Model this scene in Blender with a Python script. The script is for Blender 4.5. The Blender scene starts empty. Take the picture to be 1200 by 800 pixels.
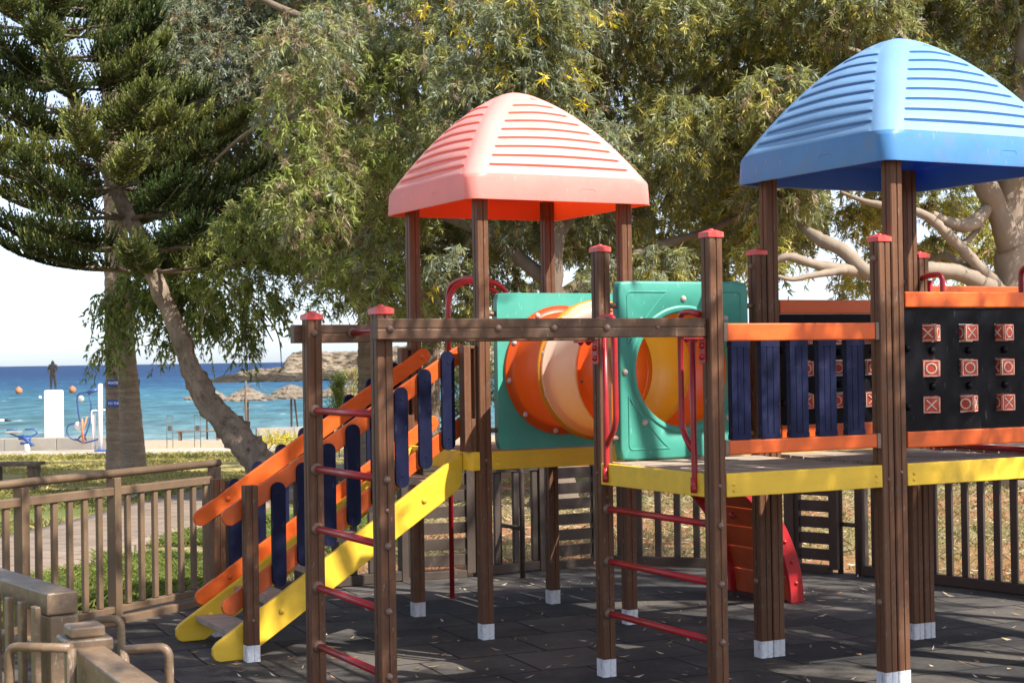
import bpy, bmesh, math, random
import numpy as np
from mathutils import Vector, Matrix

R = math.radians
SC = bpy.context.scene
COL = SC.collection
RNG = np.random.default_rng(7)
random.seed(7)

# ------------------------------------------------------------------ camera, sky, sun, exposure
F_PX, PITCH, ROLL, EYE = 1879.2, 0.01068, 0.01525, 1.6
cp, sp, cr, sr = math.cos(PITCH), math.sin(PITCH), math.cos(ROLL), math.sin(ROLL)
_fw = Vector((0, cp, sp)); _u0 = Vector((0, -sp, cp)); _r0 = Vector((1, 0, 0))
_rt = cr * _r0 - sr * _u0
_up = sr * _r0 + cr * _u0
cam = bpy.data.cameras.new('camera')
camo = bpy.data.objects.new('camera', cam); COL.objects.link(camo)
M3 = Matrix((_rt, _up, -_fw)).transposed()
camo.matrix_world = Matrix.Translation((0, 0, EYE)) @ M3.to_4x4()
cam.sensor_width = 36.0; cam.lens = 36.0 * F_PX / 1200.0
cam.clip_start = 0.05; cam.clip_end = 60000
cam.dof.use_dof = True; cam.dof.focus_distance = 8.6; cam.dof.aperture_fstop = 12.0
SC.camera = camo

SUN_EL = 47.0
SUN_H = Vector((0.826, -0.563))                     # horizontal direction towards the sun
w = bpy.data.worlds.new('World'); SC.world = w; w.use_nodes = True
nt = w.node_tree
for n in list(nt.nodes): nt.nodes.remove(n)
wo = nt.nodes.new('ShaderNodeOutputWorld'); bg = nt.nodes.new('ShaderNodeBackground')
sky = nt.nodes.new('ShaderNodeTexSky'); sky.sky_type = 'NISHITA'; sky.sun_disc = False
sky.sun_elevation = R(SUN_EL); sky.sun_rotation = math.atan2(SUN_H.x, SUN_H.y)
sky.air_density = 0.55; sky.dust_density = 1.0; sky.ozone_density = 2.5; sky.altitude = 10
bg.inputs['Strength'].default_value = 0.125
hs = nt.nodes.new('ShaderNodeHueSaturation'); hs.inputs['Saturation'].default_value = 0.6
nt.links.new(sky.outputs[0], hs.inputs['Color']); nt.links.new(hs.outputs[0], bg.inputs[0]); nt.links.new(bg.outputs[0], wo.inputs[0])
sun = bpy.data.lights.new('sun', 'SUN'); sun.energy = 3.8; sun.angle = R(0.53); sun.color = (1.0, 0.945, 0.86)
suno = bpy.data.objects.new('sun', sun); COL.objects.link(suno)
ce = math.cos(R(SUN_EL))
sd = Vector((SUN_H.x * ce, SUN_H.y * ce, math.sin(R(SUN_EL))))
suno.rotation_euler = sd.to_track_quat('Z', 'Y').to_euler(); suno.location = (20, -15, 30)
SC.view_settings.view_transform = 'Standard'
SC.view_settings.look = 'None'
SC.view_settings.exposure = 1.32
SC.view_settings.gamma = 1.0
SC.view_settings.use_curve_mapping = False
SC.cycles.max_bounces = 8; SC.cycles.transparent_max_bounces = 8

# ------------------------------------------------------------------ small helpers
def ray(x, y):
    a, b = x - 600.0, y - 400.0
    X = (a * cr - b * sr) / F_PX; V = -(a * sr + b * cr) / F_PX
    return np.array([X, cp - V * sp, sp + V * cp])
def at(x, y, Y):
    r = ray(x, y); return np.array([0, 0, EYE]) + (Y / r[1]) * r
def gz(x, y, z=0.0):
    r = ray(x, y); return np.array([0, 0, EYE]) + ((z - EYE) / r[2]) * r

def tag(o, label=None, cat=None, group=None, kind=None):
    if label: o['label'] = label
    if cat: o['category'] = cat
    if group: o['group'] = group
    if kind: o['kind'] = kind
    return o
def empty(name, loc, rz=0.0):
    o = bpy.data.objects.new(name, None); COL.objects.link(o)
    o.empty_display_size = 0.1
    o.location = loc; o.rotation_euler = (0, 0, rz); return o
def put(me, name, parent=None, loc=(0, 0, 0), rz=0.0):
    o = bpy.data.objects.new(name, me); COL.objects.link(o)
    o.location = loc; o.rotation_euler = (0, 0, rz)
    if parent is not None: o.parent = parent
    return o
def copy_tree(o, parent=None):
    c = o.copy(); COL.objects.link(c)
    if parent is not None: c.parent = parent
    for ch in list(o.children): copy_tree(ch, c)
    return c

class MB:
    """collects shapes and builds them into one mesh object"""
    def __init__(s): s.v = []; s.f = []; s.m = []; s.sm = []
    def add(s, vs, fs, mi=0, smooth=False):
        o = len(s.v); s.v += [tuple(map(float, p)) for p in vs]
        for f in fs: s.f.append(tuple(i + o for i in f)); s.m.append(mi); s.sm.append(smooth)
        return s
    def box(s, lo, hi, mi=0):
        (a, b, c), (d, e, f) = lo, hi
        vs = [(a, b, c), (d, b, c), (d, e, c), (a, e, c), (a, b, f), (d, b, f), (d, e, f), (a, e, f)]
        return s.add(vs, [(0, 3, 2, 1), (4, 5, 6, 7), (0, 1, 5, 4), (1, 2, 6, 5), (2, 3, 7, 6), (3, 0, 4, 7)], mi)
    def bar(s, p0, p1, wd, ht, up=(0, 0, 1), mi=0):
        p0 = Vector(p0); p1 = Vector(p1); d = (p1 - p0).normalized(); up = Vector(up)
        x = d.cross(up)
        if x.length < 1e-4: x = d.cross(Vector((0, 1, 0)))
        x.normalize(); y = x.cross(d).normalized()
        vs = []
        for p in (p0, p1):
            for a, b in ((-1, -1), (1, -1), (1, 1), (-1, 1)): vs.append(p + x * (a * wd / 2) + y * (b * ht / 2))
        return s.add(vs, [(0, 1, 2, 3)[::-1], (4, 5, 6, 7), (0, 1, 5, 4), (1, 2, 6, 5), (2, 3, 7, 6), (3, 0, 4, 7)], mi)
    def tube(s, pts, r, n=10, cap=True, mi=0):
        pts = [Vector(p) for p in pts]; k = len(pts)
        rs = r if hasattr(r, '__len__') else [r] * k
        T = [(pts[min(i + 1, k - 1)] - pts[max(i - 1, 0)]).normalized() for i in range(k)]
        a = T[0].orthogonal().normalized(); vs = []
        for i in range(k):
            a = (a - T[i] * a.dot(T[i])).normalized(); b = T[i].cross(a)
            for j in range(n):
                t = 2 * math.pi * j / n
                vs.append(pts[i] + (a * math.cos(t) + b * math.sin(t)) * rs[i])
        fs = [(i * n + j, i * n + (j + 1) % n, (i + 1) * n + (j + 1) % n, (i + 1) * n + j) for i in range(k - 1) for j in range(n)]
        s.add(vs, fs, mi, True)
        if cap: s.add(vs[:n][::-1], [tuple(range(n))], mi); s.add(vs[-n:], [tuple(range(n))], mi)
        return s
    def prism(s, poly, frame, d0, d1, mi=0, smooth=False):
        """poly: 2-D outline; frame(a, b, d) -> point"""
        n = len(poly)
        vs = [frame(a, b, d0) for a, b in poly] + [frame(a, b, d1) for a, b in poly]
        s.add(vs, [tuple(range(n)), tuple(range(2 * n - 1, n - 1, -1))], mi)
        s.add(vs, [(i, i + n, (i + 1) % n + n, (i + 1) % n) for i in range(n)], mi, smooth)
        return s
    def lathe(s, prof, c, axis, n=32, mi=0, smooth=True, close=False):
        ax = Vector(axis).normalized(); a = ax.orthogonal().normalized(); b = ax.cross(a); c = Vector(c)
        vs = []
        for r, h in prof:
            for j in range(n):
                t = 2 * math.pi * j / n
                vs.append(c + ax * h + (a * math.cos(t) + b * math.sin(t)) * r)
        k = len(prof); rg = range(k) if close else range(k - 1)
        fs = [(i * n + j, i * n + (j + 1) % n, ((i + 1) % k) * n + (j + 1) % n, ((i + 1) % k) * n + j) for i in rg for j in range(n)]
        return s.add(vs, fs, mi, smooth)
    def dome(s, c, axis, r, h, n=12, mi=0):
        prof = [(r * math.cos(t), h * math.sin(t)) for t in np.linspace(0, math.pi / 2 - 0.03, 5)]
        return s.lathe(prof + [(0.0005, h)], c, axis, n, mi)
    def mesh(s, name, mats, fix=True):
        me = bpy.data.meshes.new(name); me.from_pydata(s.v, [], s.f)
        for m in (mats if isinstance(mats, (list, tuple)) else [mats]): me.materials.append(m)
        me.polygons.foreach_set('material_index', s.m); me.polygons.foreach_set('use_smooth', s.sm)
        if fix:
            bm = bmesh.new(); bm.from_mesh(me); bmesh.ops.remove_doubles(bm, verts=bm.verts, dist=1e-5)
            bmesh.ops.recalc_face_normals(bm, faces=bm.faces); bm.to_mesh(me); bm.free()
        return me
    def build(s, name, mats, parent=None, bevel=0.0, loc=(0, 0, 0), rz=0.0, fix=True, seg=2):
        o = put(s.mesh(name, mats, fix), name, parent, loc, rz)
        if bevel:
            b = o.modifiers.new('bevel', 'BEVEL'); b.width = bevel; b.segments = seg; b.limit_method = 'ANGLE'; b.angle_limit = R(40)
        return o

def np_mesh(name, V, Fq, mats, cols=None, mi=None, smooth=False):
    me = bpy.data.meshes.new(name)
    V = np.asarray(V, np.float32); Fq = np.asarray(Fq, np.int32); k = Fq.shape[1]
    me.vertices.add(len(V)); me.vertices.foreach_set('co', V.ravel())
    me.loops.add(Fq.size); me.loops.foreach_set('vertex_index', Fq.ravel())
    me.polygons.add(len(Fq)); me.polygons.foreach_set('loop_start', np.arange(0, Fq.size, k, dtype=np.int32))
    for m in (mats if isinstance(mats, (list, tuple)) else [mats]): me.materials.append(m)
    if mi is not None: me.polygons.foreach_set('material_index', np.asarray(mi, np.int32))
    if smooth: me.polygons.foreach_set('use_smooth', np.ones(len(Fq), bool))
    if cols is not None:
        at_ = me.color_attributes.new('tint', 'FLOAT_COLOR', 'POINT')
        at_.data.foreach_set('color', np.asarray(cols, np.float32).ravel())
    me.update(calc_edges=True); me.validate()
    return me

# ------------------------------------------------------------------ materials
MATS = {}
def nodes(name):
    m = bpy.data.materials.new(name); m.use_nodes = True; t = m.node_tree
    return m, t, t.nodes['Principled BSDF'], t.nodes['Material Output']
def N(t, typ, **k):
    n = t.nodes.new(typ)
    for a, b in k.items():
        if a == 'ins':
            for x, y in b.items(): n.inputs[x].default_value = y
        else: setattr(n, a, b)
    return n
def ramp(t, fac, stops):
    r = N(t, 'ShaderNodeValToRGB'); e = r.color_ramp.elements
    while len(e) < len(stops): e.new(0.5)
    for i, (p, c) in enumerate(stops): e[i].position = p; e[i].color = (*c, 1) if len(c) == 3 else c
    t.links.new(fac, r.inputs[0]); return r
def mat(name, col, rough=0.5, var=0.18, scale=6.0, bump=0.02, spec=0.4, fine=60.0, dirt=None, dirt_amt=0.5, trans=0.0, trcol=None, stretch=(1, 1, 1)):
    """coloured surface with uneven tone, dirt patches and fine relief"""
    m, t, b, out = nodes(name); L = t.links
    tc = N(t, 'ShaderNodeTexCoord'); mp = N(t, 'ShaderNodeMapping', ins={'Scale': stretch}); L.new(tc.outputs['Object'], mp.inputs[0])
    n1 = N(t, 'ShaderNodeTexNoise', ins={'Scale': scale, 'Detail': 5.0, 'Roughness': 0.6}); L.new(mp.outputs[0], n1.inputs['Vector'])
    c = np.array(col)
    rp = ramp(t, n1.outputs['Fac'], [(0.25, tuple(c * (1 - var))), (0.75, tuple(np.minimum(c * (1 + var), 0.95)))])
    last = rp.outputs[0]
    oi = N(t, 'ShaderNodeObjectInfo'); om = N(t, 'ShaderNodeMapRange', ins={'To Min': 0.84, 'To Max': 1.16}); L.new(oi.outputs['Random'], om.inputs[0])
    oh = N(t, 'ShaderNodeHueSaturation'); L.new(om.outputs[0], oh.inputs['Value']); L.new(last, oh.inputs['Color']); last = oh.outputs[0]
    if dirt is not None:
        n3 = N(t, 'ShaderNodeTexNoise', ins={'Scale': scale * 1.7, 'Detail': 8.0, 'Roughness': 0.7}); L.new(tc.outputs['Object'], n3.inputs['Vector'])
        dr = ramp(t, n3.outputs['Fac'], [(0.52, (0, 0, 0)), (0.72, (dirt_amt,) * 3)])
        mx = N(t, 'ShaderNodeMix', data_type='RGBA'); mx.inputs[7].default_value = (*dirt, 1)
        L.new(dr.outputs[0], mx.inputs[0]); L.new(last, mx.inputs[6]); last = mx.outputs[2]
        n4 = N(t, 'ShaderNodeTexNoise', ins={'Scale': 55.0, 'Detail': 3.0, 'Roughness': 0.6}); mq = N(t, 'ShaderNodeMapping', ins={'Scale': (1, 1, 0.25), 'Rotation': (0.3, 0.2, 0.5)}); L.new(tc.outputs['Object'], mq.inputs[0]); L.new(mq.outputs[0], n4.inputs['Vector'])
        dq = ramp(t, n4.outputs['Fac'], [(0.65, (0, 0, 0)), (0.71, (dirt_amt * 1.2,) * 3)])
        mz = N(t, 'ShaderNodeMix', data_type='RGBA'); mz.inputs[7].default_value = (*[min(1.0, q * 1.25 + 0.03) for q in dirt], 1)
        L.new(dq.outputs[0], mz.inputs[0]); L.new(last, mz.inputs[6]); last = mz.outputs[2]
    L.new(last, b.inputs['Base Color'])
    n2 = N(t, 'ShaderNodeTexNoise', ins={'Scale': fine, 'Detail': 4.0}); L.new(mp.outputs[0], n2.inputs['Vector'])
    rr = N(t, 'ShaderNodeMapRange', ins={'To Min': max(rough - 0.1, 0.05), 'To Max': min(rough + 0.15, 1)}); L.new(n1.outputs['Fac'], rr.inputs[0]); L.new(rr.outputs[0], b.inputs['Roughness'])
    b.inputs['Specular IOR Level'].default_value = spec
    if bump:
        bp = N(t, 'ShaderNodeBump', ins={'Strength': 0.5, 'Distance': bump}); L.new(n2.outputs['Fac'], bp.inputs['Height']); L.new(bp.outputs[0], b.inputs['Normal'])
    if trans:
        tr = N(t, 'ShaderNodeBsdfTranslucent'); tr.inputs[0].default_value = (*(trcol or col), 1)
        ms = N(t, 'ShaderNodeMixShader'); ms.inputs[0].default_value = trans
        L.new(b.outputs[0], ms.inputs[1]); L.new(tr.outputs[0], ms.inputs[2]); L.new(ms.outputs[0], out.inputs[0])
    MATS[name] = m
    return m
def leaf_mat(name, trans=0.35, rough=0.5, spec=0.3):
    m, t, b, out = nodes(name); L = t.links
    a = N(t, 'ShaderNodeAttribute', attribute_name='tint')
    L.new(a.outputs['Color'], b.inputs['Base Color']); b.inputs['Roughness'].default_value = rough; b.inputs['Specular IOR Level'].default_value = spec
    tr = N(t, 'ShaderNodeBsdfTranslucent')
    hs = N(t, 'ShaderNodeHueSaturation', ins={'Saturation': 1.15, 'Value': 1.3}); L.new(a.outputs['Color'], hs.inputs['Color']); L.new(hs.outputs[0], tr.inputs[0])
    ms = N(t, 'ShaderNodeMixShader'); ms.inputs[0].default_value = trans
    L.new(b.outputs[0], ms.inputs[1]); L.new(tr.outputs[0], ms.inputs[2]); L.new(ms.outputs[0], out.inputs[0])
    MATS[name] = m; return m

BROWN = mat('brown_post', (0.135, 0.062, 0.033), 0.5, 0.34, 5, 0.0015, 0.2, 60, dirt=(0.2, 0.135, 0.095), dirt_amt=0.5, stretch=(12, 12, 0.5))
BEAM = mat('brown_beam', (0.14, 0.076, 0.046), 0.5, 0.2, 5, 0.001, 0.2, 90, dirt=(0.22, 0.17, 0.13), dirt_amt=0.35)
SLEEVE = mat('white_paint', (0.72, 0.72, 0.74), 0.6, 0.12, 14, 0.001, 0.3, 120, dirt=(0.22, 0.19, 0.16), dirt_amt=0.7)
RED = mat('red_paint', (0.42, 0.018, 0.022), 0.32, 0.2, 8, 0.0008, 0.5, 80, dirt=(0.2, 0.03, 0.025), dirt_amt=0.5)
CAPRED = mat('red_cap', (0.62, 0.05, 0.045), 0.35, 0.25, 18, 0.0008, 0.5, 80, dirt=(0.75, 0.25, 0.14), dirt_amt=0.6)
ORANGE = mat('orange_board', (0.64, 0.105, 0.012), 0.42, 0.12, 3, 0.0012, 0.4, 50, dirt=(0.36, 0.075, 0.02), dirt_amt=0.55, stretch=(1, 6, 6))
YELLOW = mat('yellow_board', (0.82, 0.51, 0.035), 0.42, 0.1, 3, 0.0012, 0.4, 50, dirt=(0.5, 0.33, 0.06), dirt_amt=0.35, stretch=(1, 5, 5))
NAVY = mat('navy_board', (0.009, 0.011, 0.034), 0.55, 0.25, 5, 0.0012, 0.1, 60, dirt=(0.018, 0.025, 0.05), dirt_amt=0.5)
NAVY2 = mat('navy_slat', (0.013, 0.016, 0.05), 0.55, 0.2, 6, 0.0012, 0.12, 60, dirt=(0.05, 0.052, 0.1), dirt_amt=0.5, stretch=(5, 5, 0.7))
BLACK = mat('black_board', (0.004, 0.004, 0.006), 0.5, 0.3, 4, 0.001, 0.1, 60, dirt=(0.007, 0.009, 0.012), dirt_amt=0.5)
TEAL = mat('teal_plastic', (0.06, 0.33, 0.25), 0.42, 0.14, 3, 0.0008, 0.45, 90, dirt=(0.13, 0.36, 0.29), dirt_amt=0.45)
TUBEO = mat('orange_plastic', (0.80, 0.10, 0.012), 0.32, 0.12, 3, 0.0005, 0.5, 40, dirt=(0.72, 0.2, 0.06), dirt_amt=0.4, trans=0.42, trcol=(0.95, 0.25, 0.02))
FLANGEY = mat('amber_plastic', (0.85, 0.33, 0.02), 0.35, 0.1, 3, 0.0005, 0.5, 40, trans=0.3, trcol=(0.95, 0.45, 0.03))
ROOFR = mat('faded_red_plastic', (0.76, 0.34, 0.30), 0.42, 0.07, 4, 0.0006, 0.3, 70, dirt=(0.82, 0.46, 0.4), dirt_amt=0.5, trans=0.35, trcol=(0.98, 0.3, 0.12))
ROOFRI = mat('red_plastic_inside', (0.9, 0.19, 0.09), 0.4, 0.08, 4, 0.0004, 0.35, 70, trans=0.6, trcol=(0.98, 0.3, 0.12))
ROOFB = mat('faded_blue_plastic', (0.10, 0.30, 0.62), 0.4, 0.1, 4, 0.0006, 0.35, 70, dirt=(0.2, 0.26, 0.32), dirt_amt=0.6, trans=0.15, trcol=(0.05, 0.25, 0.9))
ROOFBI = mat('blue_plastic_inside', (0.06, 0.21, 0.6), 0.4, 0.1, 4, 0.0004, 0.35, 70, trans=0.2, trcol=(0.05, 0.25, 0.9))
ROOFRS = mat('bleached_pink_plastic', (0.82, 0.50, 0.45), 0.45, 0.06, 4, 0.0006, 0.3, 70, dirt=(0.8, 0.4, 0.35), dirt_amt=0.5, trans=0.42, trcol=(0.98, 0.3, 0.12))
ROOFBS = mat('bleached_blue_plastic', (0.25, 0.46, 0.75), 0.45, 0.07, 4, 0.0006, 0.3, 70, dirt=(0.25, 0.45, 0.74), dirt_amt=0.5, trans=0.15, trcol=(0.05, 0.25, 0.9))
DECK = mat('deck_boards', (0.36, 0.28, 0.22), 0.75, 0.35, 4, 0.002, 0.2, 60, dirt=(0.42, 0.34, 0.27), dirt_amt=0.6, stretch=(0.6, 8, 8))
BOLT = mat('bolt_cap', (0.2, 0.12, 0.085), 0.35, 0.2, 20, 0, 0.5)
BOLTP = mat('pale_bolt', (0.5, 0.38, 0.34), 0.35, 0.3, 30, 0, 0.5)
CUBER = mat('red_cube', (0.5, 0.055, 0.03), 0.5, 0.2, 16, 0.001, 0.4, 80, dirt=(0.6, 0.2, 0.1), dirt_amt=0.5)
CUBEW = mat('worn_white_line', (0.66, 0.57, 0.45), 0.6, 0.3, 30, 0.001, 0.3, 80, dirt=(0.5, 0.2, 0.12), dirt_amt=0.7)
WALLO = mat('orange_climb_board', (0.42, 0.065, 0.014), 0.5, 0.25, 5, 0.001, 0.35, 60, dirt=(0.3, 0.06, 0.03), dirt_amt=0.5)
FENCE = mat('brown_fence_paint', (0.165, 0.106, 0.062), 0.5, 0.2, 4, 0.0015, 0.4, 60, dirt=(0.18, 0.125, 0.085), dirt_amt=0.5)
FENCED = mat('shaded_fence_paint', (0.06, 0.044, 0.034), 0.6, 0.25, 4, 0.0015, 0.3, 60, dirt=(0.09, 0.066, 0.052), dirt_amt=0.5)  # fence brown darkened, the rear fence's shade put into the colour
FENCEW = mat('worn_fence_paint', (0.175, 0.115, 0.07), 0.36, 0.25, 9, 0.002, 0.4, 90, dirt=(0.34, 0.27, 0.2), dirt_amt=0.55)
CONC = mat('concrete', (0.3, 0.275, 0.24), 0.85, 0.2, 2, 0.004, 0.2, 30, dirt=(0.28, 0.24, 0.2), dirt_amt=0.5)
WHITE = mat('white_render', (0.82, 0.81, 0.79), 0.6, 0.06, 2, 0.002, 0.3, 30, dirt=(0.7, 0.66, 0.6), dirt_amt=0.4)
BRONZE = mat('dark_bronze', (0.02, 0.018, 0.018), 0.4, 0.3, 8, 0.004, 0.6, 30)
BLUEM = mat('blue_enamel', (0.03, 0.075, 0.24), 0.4, 0.15, 6, 0, 0.5)
SIGNB = mat('sign_blue', (0.02, 0.1, 0.5), 0.4, 0.08, 6, 0, 0.4)
SIGNW = mat('sign_white', (0.85, 0.85, 0.85), 0.5, 0.03, 6, 0, 0.3)
BUOY = mat('orange_buoy', (0.5, 0.17, 0.08), 0.6, 0.3, 2, 0, 0.3, dirt=(0.35, 0.2, 0.15))
THATCH = mat('reed_thatch', (0.2, 0.165, 0.125), 0.9, 0.35, 5, 0.03, 0.1, 25, dirt=(0.2, 0.15, 0.11), dirt_amt=0.6)
WOOD = mat('weathered_wood', (0.16, 0.105, 0.07), 0.75, 0.3, 4, 0.004, 0.2, 40, dirt=(0.14, 0.09, 0.06), dirt_amt=0.5)
DARKW = mat('dark_wood', (0.11, 0.085, 0.07), 0.75, 0.3, 4, 0.004, 0.2, 40)
STEEL = mat('grey_steel', (0.07, 0.07, 0.072), 0.4, 0.1, 8, 0, 0.5)
HOSE = mat('black_hose', (0.03, 0.04, 0.06), 0.4, 0.2, 6, 0, 0.5)
ROCK = mat('headland_rock', (0.23, 0.175, 0.12), 0.95, 0.4, 0.2, 0.9, 0.1, 0.6, dirt=(0.085, 0.075, 0.045), dirt_amt=0.9)
def rock_mat():
    m, t, b, out = nodes('headland_rock'); L = t.links
    tc = N(t, 'ShaderNodeTexCoord'); mp = N(t, 'ShaderNodeMapping', ins={'Scale': (0.5, 0.5, 1.6)}); L.new(tc.outputs['Object'], mp.inputs[0])
    n1 = N(t, 'ShaderNodeTexNoise', ins={'Scale': 0.55, 'Detail': 10.0, 'Roughness': 0.72}); L.new(mp.outputs[0], n1.inputs['Vector'])
    rp = ramp(t, n1.outputs['Fac'], [(0.42, (0.05, 0.042, 0.03)), (0.48, (0.16, 0.125, 0.085)), (0.54, (0.29, 0.23, 0.165)), (0.62, (0.38, 0.31, 0.23))])
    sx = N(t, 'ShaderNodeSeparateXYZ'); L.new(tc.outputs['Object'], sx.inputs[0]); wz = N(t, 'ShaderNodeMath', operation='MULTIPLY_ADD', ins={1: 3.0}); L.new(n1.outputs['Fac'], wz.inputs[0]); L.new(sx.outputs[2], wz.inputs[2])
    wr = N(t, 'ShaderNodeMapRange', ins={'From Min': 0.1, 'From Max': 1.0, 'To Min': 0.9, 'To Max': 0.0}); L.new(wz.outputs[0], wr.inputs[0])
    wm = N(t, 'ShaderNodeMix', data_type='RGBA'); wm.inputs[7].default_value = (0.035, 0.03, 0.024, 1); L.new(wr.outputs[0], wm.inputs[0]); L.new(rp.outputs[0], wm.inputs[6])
    L.new(wm.outputs[2], b.inputs['Base Color']); b.inputs['Roughness'].default_value = 0.95; b.inputs['Specular IOR Level'].default_value = 0.1
    bp = N(t, 'ShaderNodeBump', ins={'Strength': 1.0, 'Distance': 1.5}); L.new(n1.outputs['Fac'], bp.inputs['Height']); L.new(bp.outputs[0], b.inputs['Normal'])
    return m
ROCK = rock_mat()
BARKP = mat('pine_bark', (0.33, 0.25, 0.19), 0.9, 0.45, 4, 0.06, 0.1, 16, dirt=(0.05, 0.036, 0.028), dirt_amt=0.95, stretch=(1, 1, 0.5))
BARKE = mat('pale_smooth_bark', (0.3, 0.24, 0.18), 0.7, 0.25, 3, 0.012, 0.2, 12, dirt=(0.24, 0.18, 0.14), dirt_amt=0.6, stretch=(1, 1, 0.4))
BARKG = mat('grey_bark', (0.16, 0.12, 0.09), 0.8, 0.3, 4, 0.02, 0.2, 14, dirt=(0.13, 0.1, 0.08), dirt_amt=0.6, stretch=(1, 1, 0.4))
BARKPALM = mat('palm_bark', (0.3, 0.225, 0.165), 0.9, 0.35, 4, 0.03, 0.1, 14, dirt=(0.14, 0.1, 0.075), dirt_amt=0.7, stretch=(0.6, 0.6, 5))
TWIG = mat('twig', (0.16, 0.11, 0.08), 0.9, 0.2, 4, 0, 0.1)
LEAF = leaf_mat('eucalyptus_leaf', 0.40, 0.45, 0.35)
NEEDLE = leaf_mat('pine_needle', 0.2, 0.5, 0.3)
GRASSM = leaf_mat('grass_blade', 0.35, 0.6, 0.2)
LITTERM = leaf_mat('dry_leaf', 0.2, 0.7, 0.15)

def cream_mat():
    m, t, b, out = nodes('pale_top_yellow_plastic'); L = t.links
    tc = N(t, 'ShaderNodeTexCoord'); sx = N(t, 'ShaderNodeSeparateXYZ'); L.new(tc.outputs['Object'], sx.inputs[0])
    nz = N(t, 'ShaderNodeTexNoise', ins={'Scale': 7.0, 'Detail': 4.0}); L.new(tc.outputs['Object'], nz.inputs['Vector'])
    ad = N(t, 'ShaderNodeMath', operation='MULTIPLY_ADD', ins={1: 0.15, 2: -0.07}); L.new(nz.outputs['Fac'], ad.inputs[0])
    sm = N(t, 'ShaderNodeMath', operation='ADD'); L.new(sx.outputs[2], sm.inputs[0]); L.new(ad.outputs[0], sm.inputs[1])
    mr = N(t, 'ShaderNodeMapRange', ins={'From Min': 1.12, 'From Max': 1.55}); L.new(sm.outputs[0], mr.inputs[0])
    rp = ramp(t, mr.outputs[0], [(0.0, (0.85, 0.45, 0.07)), (0.45, (0.9, 0.72, 0.42)), (1.0, (0.9, 0.83, 0.70))])  # cream towards the top, yellow towards the bottom
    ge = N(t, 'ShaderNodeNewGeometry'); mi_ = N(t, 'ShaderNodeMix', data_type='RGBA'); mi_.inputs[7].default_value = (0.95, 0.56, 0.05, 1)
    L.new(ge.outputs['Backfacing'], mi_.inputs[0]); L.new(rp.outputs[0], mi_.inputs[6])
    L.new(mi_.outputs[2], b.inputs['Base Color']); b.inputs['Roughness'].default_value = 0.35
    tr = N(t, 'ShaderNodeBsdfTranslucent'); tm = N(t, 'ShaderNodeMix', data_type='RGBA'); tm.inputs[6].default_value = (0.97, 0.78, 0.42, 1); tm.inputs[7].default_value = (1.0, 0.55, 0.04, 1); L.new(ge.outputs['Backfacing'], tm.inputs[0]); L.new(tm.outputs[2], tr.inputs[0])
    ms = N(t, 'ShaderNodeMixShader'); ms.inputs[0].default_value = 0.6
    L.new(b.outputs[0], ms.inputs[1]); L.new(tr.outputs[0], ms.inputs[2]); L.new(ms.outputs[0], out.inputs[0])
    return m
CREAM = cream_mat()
YELIN = mat('yellow_plastic_inside', (0.88, 0.45, 0.02), 0.35, 0.08, 3, 0.0005, 0.5, 40, trans=0.4, trcol=(0.95, 0.6, 0.06))

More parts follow.
